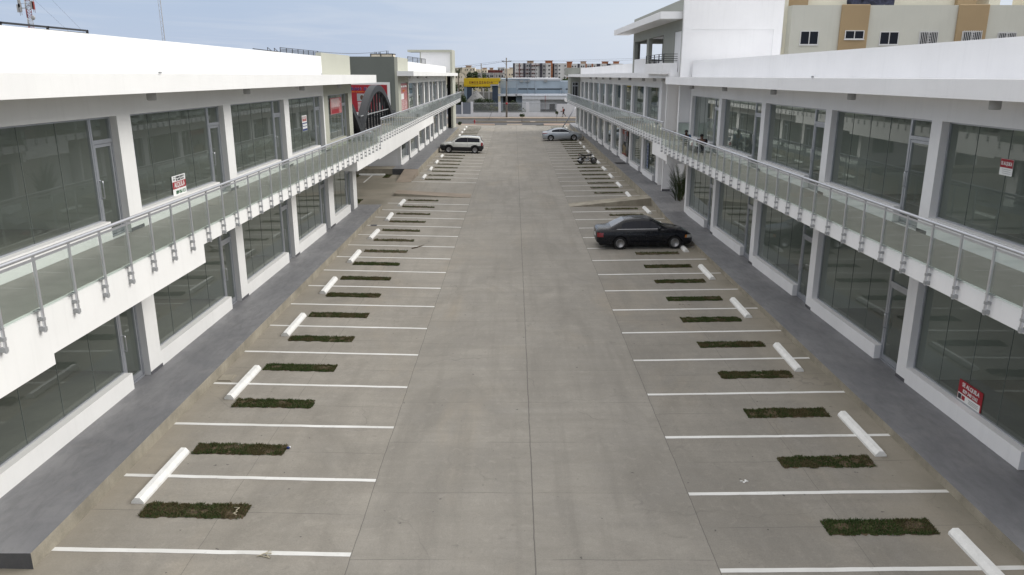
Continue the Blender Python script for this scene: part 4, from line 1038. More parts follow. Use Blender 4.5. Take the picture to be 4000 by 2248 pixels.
m.tube([P3(.305, 1.02, -.30), P3(.315, 1.025, -.21)], .02, 8); m.tube([P3(.305, 1.02, .30), P3(.315, 1.025, .21)], .02, 8); m.build('handlebar', M['black'], mc)
for y in (-.24, .24):
    m = MB(); m.tube([P3(.33, 1.03, y), P3(.31, 1.13, y * 1.1)], .007, 6); m.ball((.31, y * 1.15, 1.16), (.018, .055, .035)); m.build('mirror', M['black'], mc)
m = MB(); m.ball((.45, 0, .83), (.07, .085, .085)); m.build('headlight', M['lampclear'], mc)
m = MB(); m.ball((-.75, 0, .80), (.045, .05, .05)); m.build('tail_light', M['lampred'], mc)
m = MB(); rows = []
for k in range(9):
    a = R(35 + 15 * k); rows.append([(rw + (Rw + .05) * math.cos(a), y, Rw + (Rw + .05) * math.sin(a)) for y in (-.06, 0, .06)])
m.grid(rows); m.build('rear_mudguard', M['black'], mc)
m = MB(); rows = []
for k in range(7):
    a = R(50 + 17 * k); rows.append([(fw + (Rw + .04) * math.cos(a), y, Rw + (Rw + .04) * math.sin(a)) for y in (-.05, 0, .05)])
m.grid(rows); m.build('front_mudguard', M['black'], mc)
m = MB(); m.tube([P3(.16, .48, -.06), P3(.22, .34, -.11), P3(.0, .25, -.14), P3(-.3, .28, -.15)], .02, 8); m.tube([P3(-.3, .28, -.15), P3(-.85, .36, -.16)], .042, 10); m.build('exhaust', M['steel'], mc)
m = MB(); m.tube([P3(-.06, .28, -.08), P3(.0, .015, -.24)], .014, 6); m.tube([P3(-.03, .015, -.24), P3(.04, .015, -.24)], .012, 6); m.build('side_stand', M['black'], mc)
m = MB(); m.box(-.34, -.12, -.13, .13, .48, .64); m.build('side_panel', M['black'], mc, bevel=.03)

# ------------------------------------------------------------------ decorative wave arch across the passage between the left buildings
wa = thing('decorative_arch', 'dark grey wave-shaped arch with vertical bars between the two left buildings', 'arch')
def wave(s):
    # parabolic arches meeting in low points
    c = min((41.1, 52.75, 64.4), key=lambda q: abs(q - s)); return 7.12 - .0735 * (s - c) ** 2
FA = FL_
m = MB(); rows = []; th = .40
ss = [44.6 + (59.3 - 44.6) * k / 90 for k in range(91)]
for s in ss:
    ds = .02; dz = (wave(s + ds) - wave(s - ds)) / (2 * ds); n = math.hypot(dz, 1); zo = wave(s); 
    inn = (s + dz / n * th, zo - th / n)
    A = lambda s_, d, z: (FA.A + FA.B * s_ - d, s_, z)
    rows.append([A(s, 0.0, zo), A(s, .45, zo), A(inn[0], .45, inn[1]), A(inn[0], 0.0, inn[1])])
m.grid(rows, smooth=False, closed=True); m.add(rows[0], [(0, 1, 2, 3)]); m.add(rows[-1], [(3, 2, 1, 0)]); m.build('arch_band', M['archm'], wa, fix=True)
for k in range(11):
    s = 47.6 + k * 1.02; zt = wave(s) - .3
    if zt < 4.9: continue
    m = MB(); FA.box(m, s - .05, s + .05, .16, .30, 4.46, zt + .06 - .0); m.build('bar', M['archm'], wa)
m = MB()
for k in range(7): 
    z = 4.56 + k * .14; FA.box(m, 45.2, 58.6, .32, .42, z, z + .06)
m.build('slats', M['archm'], wa)
m = MB(); FA.box(m, 47.2, 58.2, .10, .15, 5.44, 5.50); m.build('cross_rail', M['clamp'], wa)

# ------------------------------------------------------------------ signs
bb = thing('billboard', 'large red shop billboard in a white frame on the dark grey end wall', 'billboard')
Y = 62.80
m = MB(); m.box(-14.2, -9.80, Y, Y + .06, 4.62, 7.17); m.build('frame', M['signwhite'], bb)
m = MB(); m.box(-14.1, -10.03, Y - .03, Y, 4.88, 6.97); m.build('panel', M['red'], bb)
lettering('SARAH  E.', .31, M['signwhite'], bb, (-12.45, Y - .034, 6.655), fit=1.78, bold=.03); lettering('SARAH  E.', .30, M['navy'], bb, (-12.45, Y - .042, 6.655), fit=1.74, bold=.03)
lettering('VENTA DE CERAMICA Y MAS', .11, M['orange'], bb, (-12.2, Y - .034, 6.43), fit=1.3)
m = MB(); m.box(-12.44, -11.72, Y - .036, Y - .03, 5.72, 6.30); m.build('photo_panel', M['clamp'], bb)
m = MB(); m.ball((-12.05, Y - .037, 6.0), (.14, .012, .19), 0, 14, 10); m.build('portrait', M['skin'], bb)
m = MB(); q = random.Random(4)
for k in range(7):
    z = 5.62 - k * .10; m.box(-12.4, -12.4 + q.uniform(.7, 1.3), Y - .036, Y - .03, z - .022, z + .022)
for k in range(9):
    x = -11.2 + k * .13; m.box(x, x + .05, Y - .036, Y - .03, 5.0, 5.0 + q.uniform(.5, .9))
m.build('small_print', M['signwhite'], bb)

def facade_sign(fr, name, label, s0, s1, z0, z1, d, mats, group=None):
    t = thing(name, label, 'sign', group=group)
    m = MB(); fr.box(m, s0, s1, d - .012, d - .006, z0, z1); m.build('panel', mats, t)
    return t
def on_facade(fr, t, s, z, d, txt, size, mat, sx=1):
    r = (0, 1, 0) if fr.sgn < 0 else (0, -1, 0)
    return lettering(txt, size, mat, t, (fr.A + fr.B * s + fr.sgn * d, s, z), r, sx=sx)
GS = 'to-let signs on shop windows'
t = facade_sign(FL_, 'rental_sign', 'white and red ALQUILA sign standing in an upper left shop window', 21.48, 22.34, 4.58, 5.17, .19, M['signwhite'], GS)
m = MB(); FL_.box(m, 21.485, 22.335, .174, .178, 4.80, 5.0); m.build('red_band', M['red'], t)
on_facade(FL_, t, 21.91, 4.90, .172, 'ALQUILA', .205, M['signwhite'], .82); on_facade(FL_, t, 21.98, 4.69, .176, '809-956-9225', .135, M['green'], .85)
on_facade(FL_, t, 22.0, 5.11, .176, 'CENTRO JURIDICO', .075, M['letterdark'], .9); on_facade(FL_, t, 22.0, 5.04, .176, 'LIC. MARIA TAVERAS', .065, M['letterdark'], .9)
m = MB(); FL_.box(m, 21.60, 21.612, .174, .178, 5.02, 5.14); FL_.box(m, 21.54, 21.67, .174, .178, 5.125, 5.135)
for s in (21.545, 21.645): FL_.box(m, s, s + .03, .174, .178, 5.05, 5.09)
m.build('scales_emblem', M['letterdark'], t)
t = facade_sign(FR_, 'rental_sign', 'small red and white SE ALQUILA sign high in an upper right window', 15.98, 16.40, 5.89, 6.23, .19, M['signwhite'], GS)
m = MB(); FR_.box(m, 15.985, 16.395, .174, .178, 6.05, 6.225); m.build('red_band', M['red'], t)
on_facade(FR_, t, 16.19, 6.14, .172, 'SE ALQUILA', .105, M['signwhite'], .66)
m = MB(); q = random.Random(5)
for k in range(3): FR_.box(m, 16.03, 16.03 + q.uniform(.2, .3), .174, .178, 5.93 + k * .04, 5.937 + k * .04)
m.build('small_print', M['clamp'], t)
t = facade_sign(FR_, 'rental_sign', 'red SE ALQUILA sign with phone number on the lower right window sill', 15.66, 16.56, .66, 1.18, .203, M['red'], GS)
m = MB(); FR_.box(m, 15.70, 16.54, .1865, .1905, .70, .87); m.build('white_band', M['signwhite'], t)
on_facade(FR_, t, 16.10, 1.085, .185, 'SE ALQUILA', .135, M['signwhite'], .92); on_facade(FR_, t, 16.09, .945, .185, '829 340 2162', .115, M['signwhite'], .9)
m = MB(); FR_.box(m, 16.40, 16.52, .183, .1862, .73, .85); m.build('logo', M['letterdark'], t)
m = MB(); FR_.box(m, 16.26, 16.38, .183, .1862, .74, .84); m.build('logo', M['red'], t)
m = MB()
for k in range(3): FR_.box(m, 15.76, 16.12, .183, .1862, .745 + k * .035, .752 + k * .035)
m.build('small_print', M['letterdark'], t)
t = facade_sign(FL_, 'rental_sign', 'narrow notice in red above blue number squares on an upper left window', 34.80, 35.58, 5.46, 6.17, .19, M['signwhite'], GS)
m = MB(); FL_.box(m, 34.86, 35.52, .174, .178, 5.90, 6.12); m.build('red_panel', M['faded'], t)
m = MB(); FL_.box(m, 34.81, 35.57, .174, .178, 5.47, 5.84); m.build('blue_panel', M['navy'], t)
m = MB()
for k in range(4):
    for j in range(2): FL_.box(m, 34.85 + k * .18, 35.0 + k * .18, .168, .172, 5.56 + j * .13, 5.66 + j * .13)
m.build('number_squares', M['signwhite'], t)
on_facade(FL_, t, 35.19, 6.01, .170, 'ALQUILO', .17, M['signwhite'], .85)
t = facade_sign(FL_, 'poster', 'faded red and white advertising poster inside the sage-walled upper left shop window', 40.1, 42.6, 5.94, 6.80, .19, M['faded'])
m = MB(); q = random.Random(6)
for k in range(9): FL_.box(m, 40.3, 42.4 - q.uniform(0, .5), .174, .178, 6.72 - k * .05, 6.738 - k * .05)
m.build('small_print', M['signwhite'], t)
m = MB(); FL_.box(m, 40.35, 41.9, .170, .178, 5.97, 6.20); m.build('red_panel', M['red'], t)
t = facade_sign(FFL, 'banner', 'tall red shop banner filling the first window of the far left building', 64.75, 68.55, 4.85, 7.04, .12, M['faded'])
m = MB(); q = random.Random(8)
for k in range(4):
    for j in range(9): FFL.box(m, 65.1 + k * .85, 65.1 + k * .85 + q.uniform(.3, .6), .098, .104, 4.95 + j * .085, 4.985 + j * .085)
for k in range(3): FFL.box(m, 65.0 + k * 1.2, 65.9 + k * 1.2, .098, .104, 6.72, 6.86)
m.build('small_print', M['signwhite'], t)
m = MB(); FFL.box(m, 65.0, 66.5, .10, .106, 5.75, 6.22); m.build('white_panel', M['signwhite'], t)
on_facade(FFL, t, 66.7, 6.42, .10, 'OFERTA', .22, M['orange'], 2.0)
M['mural_red'] = paint('mural_red', (.24, .045, .03), .6, var=.3, scale=2); M['mural_grey'] = paint('mural_grey', (.16, .16, .165), .6, var=.45, scale=2.2); M['mural_gold'] = paint('mural_gold', (.22, .17, .09), .6, var=.4, scale=3)
t = facade_sign(FFR, 'poster', 'red and grey barber shop poster covering a ground-floor window at the far right', 66.2, 69.2, .96, 3.12, .17, M['mural_grey'])
m = MB(); FFR.box(m, 66.2, 69.2, .15, .157, 2.70, 3.10); m.build('red_panel', M['mural_red'], t)
m = MB()
m.add([FFR.p(69.1, .15, .97), FFR.p(66.3, .15, .97), FFR.p(66.5, .15, 1.3), FFR.p(67.2, .15, 1.8), FFR.p(67.8, .15, 1.75), FFR.p(68.5, .15, 1.95), FFR.p(69.0, .15, 1.5)], [tuple(range(7))]); m.build('gold_figure', M['mural_gold'], t)
m = MB(); m.add([FFR.p(69.1, .145, .97), FFR.p(66.3, .145, .97), FFR.p(67.0, .145, 1.2), FFR.p(68.3, .145, 1.12)], [(0, 1, 2, 3)]); m.build('red_figure', M['mural_red'], t)
m = MB()
for a in ((67.2, 1.75, 67.6, 2.25), (68.0, 1.85, 67.7, 2.3), (68.7, 1.2, 68.9, 1.7), (66.6, 1.0, 66.8, 1.5)): m.tube([FFR.p(a[0], .14, a[1]), FFR.p(a[2], .14, a[3])], .05, 6)
m.build('dark_strokes', M['letterdark'], t)
# barber pole: a twisted red, white and blue cylinder on the pier
bp = thing('barber_pole', 'striped red and white barber pole beside the barber shop poster', 'barber pole')
px, py = FFR.p(65.6, -.14, 2.75)[:2]
m = MB(); n = 24; hN = 36; rows = []
for j in range(hN + 1):
    z = 2.38 + .72 * j / hN; rows.append([(px + .085 * math.cos(2 * math.pi * k / n), py + .085 * math.sin(2 * math.pi * k / n), z) for k in range(n)])
vs = [p for r in rows for p in r]
for j in range(hN):
    for k in range(n):
        a = j * n + k; b = j * n + (k + 1) % n; q_ = int(((k / n) * 2 + j / hN * 5.0) % 1 * 4)
        m.add([vs[a], vs[b], vs[b + n], vs[a + n]], [(0, 1, 2, 3)], {0: 0, 1: 1, 2: 0, 3: 2}[q_])
m.build('striped_tube', [M['signwhite'], M['red'], M['navy']], bp)
m = MB(); m.lathe([(.10, 0), (.10, .05), (.05, .09), (0, .10)], 'z', (px, py, 3.10), 16); m.lathe([(.02, -.1), (.10, -.04), (.10, 0)], 'z', (px, py, 2.38), 16); m.build('cap', M['steel'], bp)
t = facade_sign(FFR, 'banner', 'narrow pale blue vertical banner in a ground-floor shop window at the far right', 56.8, 57.45, 1.1, 2.95, .17, M['mural_grey'])
M['paleblue'] = paint('pale_blue', (.22, .27, .36), .6, var=.15, scale=3)
m = MB(); FFR.box(m, 56.82, 57.43, .153, .157, 1.12, 2.93); m.build('blue_panel', M['paleblue'], t)
m = MB(); 
for k in range(7): FFR.box(m, 56.92, 57.33, .148, .152, 1.25 + k * .23, 1.36 + k * .23)
m.build('letter_blocks', M['navy'], t)
mt = MB(); FFR.box(mt, 64.6, 65.7, -1.0, -.15, .556, .572); tag(mt.build('door_mat', M['blackplastic']), 'small dark door mat outside the barber shop', 'door mat')
# leaning strut near the far right corner
m = MB(); m.tube([(6.9, 112.5, .1), (9.0, 113.2, 3.35)], .09, 8); tag(m.build('leaning_beam', M['alud']), 'long grey steel beam leaning up to the far right balcony', 'beam')
# glazed side screen at the end of the near right balcony
g = thing('glass_screen', 'small framed glass screen at the end of the near right balcony', 'glass screen')
m = MB(); m.box(9.10, 9.65, 43.30, 43.33, 4.25, 5.25); m.build('pane', M['railglass'], g)
m = MB(); m.box(9.07, 9.67, 43.29, 43.34, 5.25, 5.29); m.box(9.07, 9.10, 43.29, 43.34, 4.16, 5.25); m.build('frame', M['rail'], g)
# blue cloth inside the first ground-floor window on the left
m = MB(); q = random.Random(2); rows = []
for i in range(9):
    rows.append([(FL_.p(14.6 + i * .09, .30 + .05 * j, .83)[0], 14.6 + i * .09, .42 + .42 * max(0, 1 - abs(i - 4.5) / 5) * max(.05, 1 - j / 6) + q.uniform(-.02, .02)) for j in range(7)])
m.grid(rows); tag(m.build('cloth_heap', M['navy']), 'dark blue cloth bundle inside the nearest lower left window', 'cloth')

# ------------------------------------------------------------------ people
def skin_body(name, joints, bones, mat, parent=None, sub=2):
    me = bpy.data.meshes.new(name); ks = list(joints)
    me.from_pydata([joints[k][0] for k in ks], [(ks.index(a), ks.index(b)) for a, b in bones], [])
    o = bpy.data.objects.new(name, me); col.objects.link(o)
    sm = o.modifiers.new('skin', 'SKIN'); sm.use_smooth_shade = True
    for i, k in enumerate(ks):
        r = joints[k][1]; r = r if isinstance(r, tuple) else (r, r)
        me.skin_vertices[0].data[i].radius = r; me.skin_vertices[0].data[i].use_root = (i == 0)
    s = o.modifiers.new('sub', 'SUBSURF'); s.levels = sub; s.render_levels = sub
    bpy.context.view_layer.update()
    dg = bpy.context.evaluated_depsgraph_get(); nm = bpy.data.meshes.new_from_object(o.evaluated_get(dg))
    bpy.data.objects.remove(o); nm.materials.clear(); nm.materials.append(mat); nm.name = name
    nm.polygons.foreach_set('use_smooth', [True] * len(nm.polygons))
    o = bpy.data.objects.new(name, nm); col.objects.link(o)
    if parent: o.parent = parent
    return o
def hand(J, Bn, w, elbow, pre, curl=.5):
    """five fingers rooted in a palm past the wrist joint"""
    w = Vector(w); d = (w - Vector(elbow)).normalized(); sd = d.cross(Vector((0, 1, 0)))
    if sd.length < .1: sd = Vector((0, 0, 1))
    sd.normalize(); nrm = d.cross(sd).normalized(); palm = w + d * .06
    J[pre + 'palm'] = (tuple(palm), (.034, .020)); Bn.append((pre + 'wr', pre + 'palm'))
    for i, (off, ln) in enumerate(((-.028, .07), (-.010, .08), (.009, .076), (.027, .06))):
        b = palm + nrm * off + d * .035; e = b + d * ln * .6 + sd * ln * curl * .4; e2 = e + d * ln * .3 + sd * ln * curl * .6
        J[f'{pre}f{i}'] = (tuple(b), .010); J[f'{pre}g{i}'] = (tuple(e), .009); J[f'{pre}h{i}'] = (tuple(e2), .008)
        Bn += [(pre + 'palm', f'{pre}f{i}'), (f'{pre}f{i}', f'{pre}g{i}'), (f'{pre}g{i}', f'{pre}h{i}')]
    t1 = w + d * .03 - nrm * .04; t2 = t1 + d * .04 - nrm * .015
    J[pre + 't1'] = (tuple(t1), .011); J[pre + 't2'] = (tuple(t2), .010); Bn += [(pre + 'wr', pre + 't1'), (pre + 't1', pre + 't2')]
def face(parent, c, fwd):
    f = Vector(fwd).normalized(); sd = f.cross(Vector((0, 0, 1))).normalized(); c = Vector(c)
    for sg in (-1, 1):
        m = MB(); m.ball(tuple(c + f * .088 + sd * sg * .032 + Vector((0, 0, .01))), .011, seg=8, rings=6); m.build('eye', M['signwhite'], parent)
    m = MB(); m.ball(tuple(c + f * .082 + Vector((0, 0, -.062))), (.022, .022, .008), seg=8, rings=5); m.build('mouth', M['maroon'], parent)
# man walking on the far pavement, seen from the side, walking left
pw = thing('person', 'person with an orange-red top and dark shorts striding along the far pavement', 'person', (8.78, 140.0, .15))
J = {'pel': ((0, 0, .92), .13), 'spi': ((-.03, 0, 1.12), .115), 'che': ((-.06, 0, 1.32), (.15, .12)), 'nek': ((-.08, 0, 1.48), .052), 'hd0': ((-.10, 0, 1.56), .075), 'hd1': ((-.11, 0, 1.66), .095), 'hd2': ((-.10, 0, 1.735), .070),
     'nos': ((-.195, 0, 1.625), .016), 'lsh': ((-.06, .19, 1.40), .055), 'lel': ((-.02, .24, 1.14), .042), 'lwr': ((-.24, .24, 1.0), .030),
     'rsh': ((-.06, -.19, 1.40), .055), 'rel': ((.06, -.24, 1.15), .042), 'rwr': ((-.16, -.22, 1.02), .030),
     'lhi': ((0, .09, .86), .10), 'lkn': ((-.10, .09, .50), .062), 'lan': ((-.06, .09, .10), .042), 'lto': ((-.22, .09, .04), .035),
     'rhi': ((0, -.09, .86), .10), 'rkn': ((.10, -.09, .50), .062), 'ran': ((.42, -.09, .26), .042), 'rto': ((.45, -.09, .10), .033)}
B = [('pel', 'spi'), ('spi', 'che'), ('che', 'nek'), ('nek', 'hd0'), ('hd0', 'hd1'), ('hd1', 'hd2'), ('hd1', 'nos'), ('che', 'lsh'), ('lsh', 'lel'), ('lel', 'lwr'), ('che', 'rsh'), ('rsh', 'rel'), ('rel', 'rwr'),
     ('pel', 'lhi'), ('lhi', 'lkn'), ('lkn', 'lan'), ('lan', 'lto'), ('pel', 'rhi'), ('rhi', 'rkn'), ('rkn', 'ran'), ('ran', 'rto')]
hand(J, B, J['lwr'][0], J['lel'][0], 'l'); hand(J, B, J['rwr'][0], J['rel'][0], 'r')
skin_body('body', J, B, M['skin'], pw)
face(pw, (-.11, 0, 1.66), (-1, 0, 0))
def pick(J, ks, g): return {k: (J[k][0], tuple(r + g for r in J[k][1]) if isinstance(J[k][1], tuple) else J[k][1] + g) for k in ks}
M['top_red'] = paint('red_top', (.38, .055, .03), .8, var=.12, scale=9); M['shorts'] = paint('dark_shorts', (.03, .03, .045), .85, var=.1)
M['shirt_blue'] = paint('blue_shirt', (.035, .10, .20), .85, var=.12, scale=9); M['shirt_dark'] = paint('dark_shirt', (.02, .022, .03), .85, var=.12); M['jeans'] = paint('jeans', (.04, .05, .08), .9, var=.15, scale=8)
Js = pick(J, ['spi', 'pel', 'che', 'lsh', 'rsh'], .026); mid = lambda a, b, f: tuple(Vector(J[a][0]).lerp(Vector(J[b][0]), f))
Js['ls'] = (mid('lsh', 'lel', .5), .062); Js['rs'] = (mid('rsh', 'rel', .5), .062)
skin_body('shirt', Js, [('spi', 'pel'), ('spi', 'che'), ('che', 'lsh'), ('che', 'rsh'), ('lsh', 'ls'), ('rsh', 'rs')], M['top_red'], pw)
Js = pick(J, ['pel', 'lhi', 'rhi'], .012); Js['lk'] = (mid('lhi', 'lkn', .9), .088); Js['rk'] = (mid('rhi', 'rkn', .9), .088)
skin_body('shorts', Js, [('pel', 'lhi'), ('pel', 'rhi'), ('lhi', 'lk'), ('rhi', 'rk')], M['shorts'], pw)
m = MB(); m.ball((-.10, 0, 1.70), (.098, .092, .082), seg=14, rings=9); m.build('hair', M['hair'], pw)
for a, b in (('lan', 'lto'), ('ran', 'rto')):
    m = MB(); m.tube([J[a][0], tuple((Vector(J[a][0]) + Vector(J[b][0])) / 2), J[b][0]], [.05, .05, .04], 8); m.build('shoe', M['rubber'], pw)
m = MB(); m.box(.05, .24, -.15, .15, 1.02, 1.44); 
tag(m.build('backpack', M['blackplastic'], bevel=.06), 'black backpack worn by the person on the far pavement', 'backpack').location = (8.78, 140.0, .15)
m = MB(); q = random.Random(31)
for k in range(14): m.ball((q.uniform(-.09, .09), q.uniform(-.06, .06), q.uniform(-.05, .07)), (.05, .04, .035), seg=6, rings=5)
o = tag(m.build('plant_bunch', M['shrubleaf']), 'small green bunch held in the walking person\'s hand', 'bunch'); o.location = (8.78 - .37, 140.24, .15 + .97)
# two people sitting behind the right balcony railing
def sitter(name_label, loc, rz, shirt, k):
    z0 = loc[2]
    st = thing('stool', f'low plastic stool under the {k}', 'stool', loc, rz, 'low stools on the right balcony')
    m = MB(); m.box(-.16, .16, -.16, .16, .25, .28); m.build('seat', M['blackplastic'], st, bevel=.01)
    for a in (-1, 1):
        for b in (-1, 1):
            m = MB(); m.tube([(a * .13, b * .13, .25), (a * .15, b * .15, 0)], .016, 6); m.build('leg', M['blackplastic'], st)
    p = thing('person', name_label, 'person', loc, rz); p.scale = st.scale = (.9, .9, .88)
    J = {'pel': ((0, 0, .38), .135), 'spi': ((.05, 0, .58), .12), 'che': ((.12, 0, .76), (.16, .125)), 'nek': ((.18, 0, .90), .055), 'hd0': ((.22, 0, .965), .075), 'hd1': ((.25, 0, 1.05), .098), 'hd2': ((.25, 0, 1.125), .075), 'nos': ((.345, 0, 1.03), .016),
         'lsh': ((.12, .20, .84), .06), 'lel': ((.24, .25, .60), .044), 'lwr': ((.44, .14, .56), .030), 'rsh': ((.12, -.20, .84), .06), 'rel': ((.24, -.25, .60), .044), 'rwr': ((.44, -.14, .56), .030),
         'lhi': ((.05, .10, .36), .105), 'lkn': ((.42, .14, .44), .068), 'lan': ((.38, .14, .09), .045), 'lto': ((.54, .15, .035), .036), 'rhi': ((.05, -.10, .36), .105), 'rkn': ((.42, -.14, .44), .068), 'ran': ((.38, -.14, .09), .045), 'rto': ((.54, -.15, .035), .036)}
    Bn = list(B[:21]); hand(J, Bn, J['lwr'][0], J['lel'][0], 'l', .8); hand(J, Bn, J['rwr'][0], J['rel'][0], 'r', .8)
    skin_body('body', J, Bn, M['skin'], p); face(p, (.25, 0, 1.05), (1, 0, -.1))
    Js = pick(J, ['spi', 'pel', 'che', 'lsh', 'rsh', 'lel', 'rel'], .030)
    skin_body('shirt', Js, [('spi', 'pel'), ('spi', 'che'), ('che', 'lsh'), ('che', 'rsh'), ('lsh', 'lel'), ('rsh', 'rel')], shirt, p)
    Js = pick(J, ['pel', 'lhi', 'rhi', 'lkn', 'rkn', 'lan', 'ran'], .013)
    skin_body('trousers', Js, [('pel', 'lhi'), ('pel', 'rhi'), ('lhi', 'lkn'), ('rhi', 'rkn'), ('lkn', 'lan'), ('rkn', 'ran')], M['jeans'], p)
    m = MB(); m.ball((.235, 0, 1.085), (.108, .100, .085), seg=14, rings=9); m.build('hair', M['hair'], p)
    for a, b in (('lan', 'lto'), ('ran', 'rto')):
        m = MB(); m.tube([J[a][0], tuple((Vector(J[a][0]) + Vector(J[b][0])) / 2), J[b][0]], [.05, .05, .04], 8); m.build('shoe', M['rubber'], p)
sitter('person in a blue shirt sitting on the right balcony behind the glass railing', (FR_.p(39.4, -1.05, 0)[0], 39.4, 4.153), R(-105), M['shirt_blue'], 'person in blue on the right balcony')
sitter('person in dark clothes sitting on the right balcony, nearer the camera', (FR_.p(36.5, -1.0, 0)[0], 36.5, 4.153), R(80), M['shirt_dark'], 'person in dark clothes on the right balcony')

# ------------------------------------------------------------------ plants
def leafcloud(m, c, r, n, size, q, mi=0, clumps=9):
    cs = []
    for _ in range(clumps):
        while True:
            p = Vector((q.uniform(-1, 1), q.uniform(-1, 1), q.uniform(-1, 1)))
            if p.length < 1: break
        cs.append((p * .75, q.uniform(.28, .5)))
    for _ in range(n):
        cc, cr = q.choice(cs); d = Vector((q.gauss(0, 1), q.gauss(0, 1), q.gauss(0, 1))).normalized() * cr * (q.random() ** .4)
        p = cc + d; p = Vector((c[0] + p.x * r[0], c[1] + p.y * r[1], c[2] + p.z * r[2]))
        a = Vector((q.uniform(-1, 1), q.uniform(-1, 1), q.uniform(-.6, .6))).normalized(); b = a.cross(Vector((q.uniform(-1, 1), q.uniform(-1, 1), q.uniform(-1, 1)))).normalized()
        s = size * q.uniform(.6, 1.3); u = a * s; v = b * s * .5
        m.add([tuple(p - u), tuple(p + v), tuple(p + u), tuple(p - v)], [(0, 1, 2, 3)], mi)
def tree(name, label, loc, h, r, n, size, mat, seed, trunk_r=.14, lean=0, cat='tree', group=None, squash=.8, base=.45):
    q = random.Random(seed); t = thing(name, label, cat, loc, 0, group)
    m = MB(); top = Vector((lean, 0, h * .62)); m.tube([(0, 0, -.1), (lean * .4, 0, h * .3), tuple(top)], [trunk_r, trunk_r * .75, trunk_r * .5], 8)
    for k in range(6):
        a = q.uniform(0, 6.28); e = top + Vector((math.cos(a) * r * .6, math.sin(a) * r * .6, q.uniform(.05, .3) * h)); s = Vector((lean * .6, 0, h * q.uniform(.3, .55)))
        m.tube([tuple(s), tuple((s + e) / 2 + Vector((0, 0, .1))), tuple(e)], [trunk_r * .4, trunk_r * .28, trunk_r * .1], 6)
    m.build('trunk', M['bark'], t)
    m = MB(); leafcloud(m, (lean, 0, h * (1 + base) / 2), (r, r, h * (1 - base) / 2 * 1.05 / squash * .8), n, size, q, clumps=14); m.build('crown', mat, t)
    return t
def frond(m, base, az, el, ln, droop, q, w=.32, n=13):
    pts = []; d = Vector((math.cos(az) * math.cos(el), math.sin(az) * math.cos(el), math.sin(el))); p = Vector(base)
    for k in range(n + 1):
        pts.append(p.copy()); p = p + d * (ln / n); d = (d + Vector((0, 0, -droop / n))).normalized()
    m.tube([tuple(x) for x in pts], [.022 * (1 - k / (n + 2)) * max(.5, ln / 2) for k in range(n + 1)], 5, 0)
    for k in range(2, n + 1):
        t = (pts[k] - pts[k - 1]).normalized(); sd = t.cross(Vector((0, 0, 1)))
        sd = sd.normalized() if sd.length > .05 else Vector((math.sin(az), -math.cos(az), 0))
        u = k / n; L_ = w * ln * .5 * (math.sin(math.pi * min(1, .15 + u * .85)) ** .7 + .12)
        for sg in (-1, 1):
            for j in (0, .5):
                b = pts[k - 1].lerp(pts[k], j); tip = b + (sd * sg + t * .9 + Vector((0, 0, .25 - .5 * q.random()))).normalized() * L_
                wv = t * .035 * max(.6, ln * .6)
                m.add([tuple(b - wv * .5), tuple(b + wv * .5), tuple(tip)], [(0, 1, 2)], 0)
# areca palm by the right wall
ap = thing('palm_plant', 'tall dark green potted-style palm growing in a slot beside the right walkway', 'palm', (10.0, 46.2, .3))
q = random.Random(14); m = MB()
for k in range(9): a = q.uniform(0, 6.28); m.tube([(.12 * math.cos(a), .16 * math.sin(a), -.2), (.2 * math.cos(a), .2 * math.sin(a), .7), (.26 * math.cos(a), .26 * math.sin(a), 1.3)], .025, 6)
m.build('trunk', M['bark'], ap)
m = MB()
for k in range(58): a = q.uniform(0, 6.28); frond(m, (.22 * math.cos(a), .40 * math.sin(a), q.uniform(.1, 1.2)), a, R(q.uniform(55, 84)), q.uniform(.8, 1.45), q.uniform(.3, 1.2), q, .40, 11)
for a in (2.9, 3.3, 2.2): frond(m, (0, 0, .9), a, R(80), q.uniform(1.5, 1.9), .9, q, .28, 13)
m.build('crown', M['palmleaf'], ap)
m = MB(); m.box(9.55, 10.28, 45.2, 47.0, .1, .34); struct('planting_bed', m, M['soil'])
def palm(label, loc, h, seed, n=16, ln=2.2):
    q = random.Random(seed); t = thing('palm_tree', label, 'palm', loc)
    m = MB(); m.tube([(0, 0, -.1), (.1, 0, h * .5), (.05, 0, h)], [.16, .12, .10], 9); m.build('trunk', M['bark'], t)
    m = MB()
    for k in range(n): frond(m, (.05, 0, h), 6.283 * k / n + q.uniform(-.2, .2), R(q.uniform(5, 75)), ln * q.uniform(.8, 1.1), q.uniform(1.2, 2.4), q, .34, 12)
    m.build('crown', M['palmleaf'], t); return t
palm('tall palm tree beside the yellow emergency canopy', (-10.3, 147, 0), 7.6, 3, 18, 2.4)
GT = 'trees beyond the street'
tree('leafy_tree', 'dark dense tree directly behind the yellow emergency sign', (-8.7, 164, 0), 8.6, 1.9, 2600, .22, M['treeleaf'], 21, group=GT, base=.3)
tree('leafy_tree', 'dark tree at the far left edge behind the palm', (-12.2, 158, 0), 6.6, 2.2, 2600, .22, M['treeleaf'], 22, group=GT, base=.2)
tree('leafy_tree', 'pale sparse tree right of the dark tree above the yellow sign', (-6.4, 170, 0), 7.9, 2.0, 900, .20, M['shrubleaf'], 23, group=GT, base=.45)
tree('leafy_tree', 'bushy green tree over the grey gate at the left end of the white fence', (-9.9, 143.6, 0), 5.0, 1.5, 3000, .15, M['treeleaf'], 24, group=GT, base=.15)
tree('leafy_tree', 'dark tree on the blue hospital roofline at the right', (11.4, 170, 0), 7.6, 1.7, 2200, .2, M['treeleaf'], 25, group=GT, base=.4)
tree('leafy_tree', 'low dark tree far behind the hospital, right of the first roof tree', (14.6, 176, 0), 7.0, 2.2, 1800, .2, M['treeleaf'], 26, group=GT, base=.4)
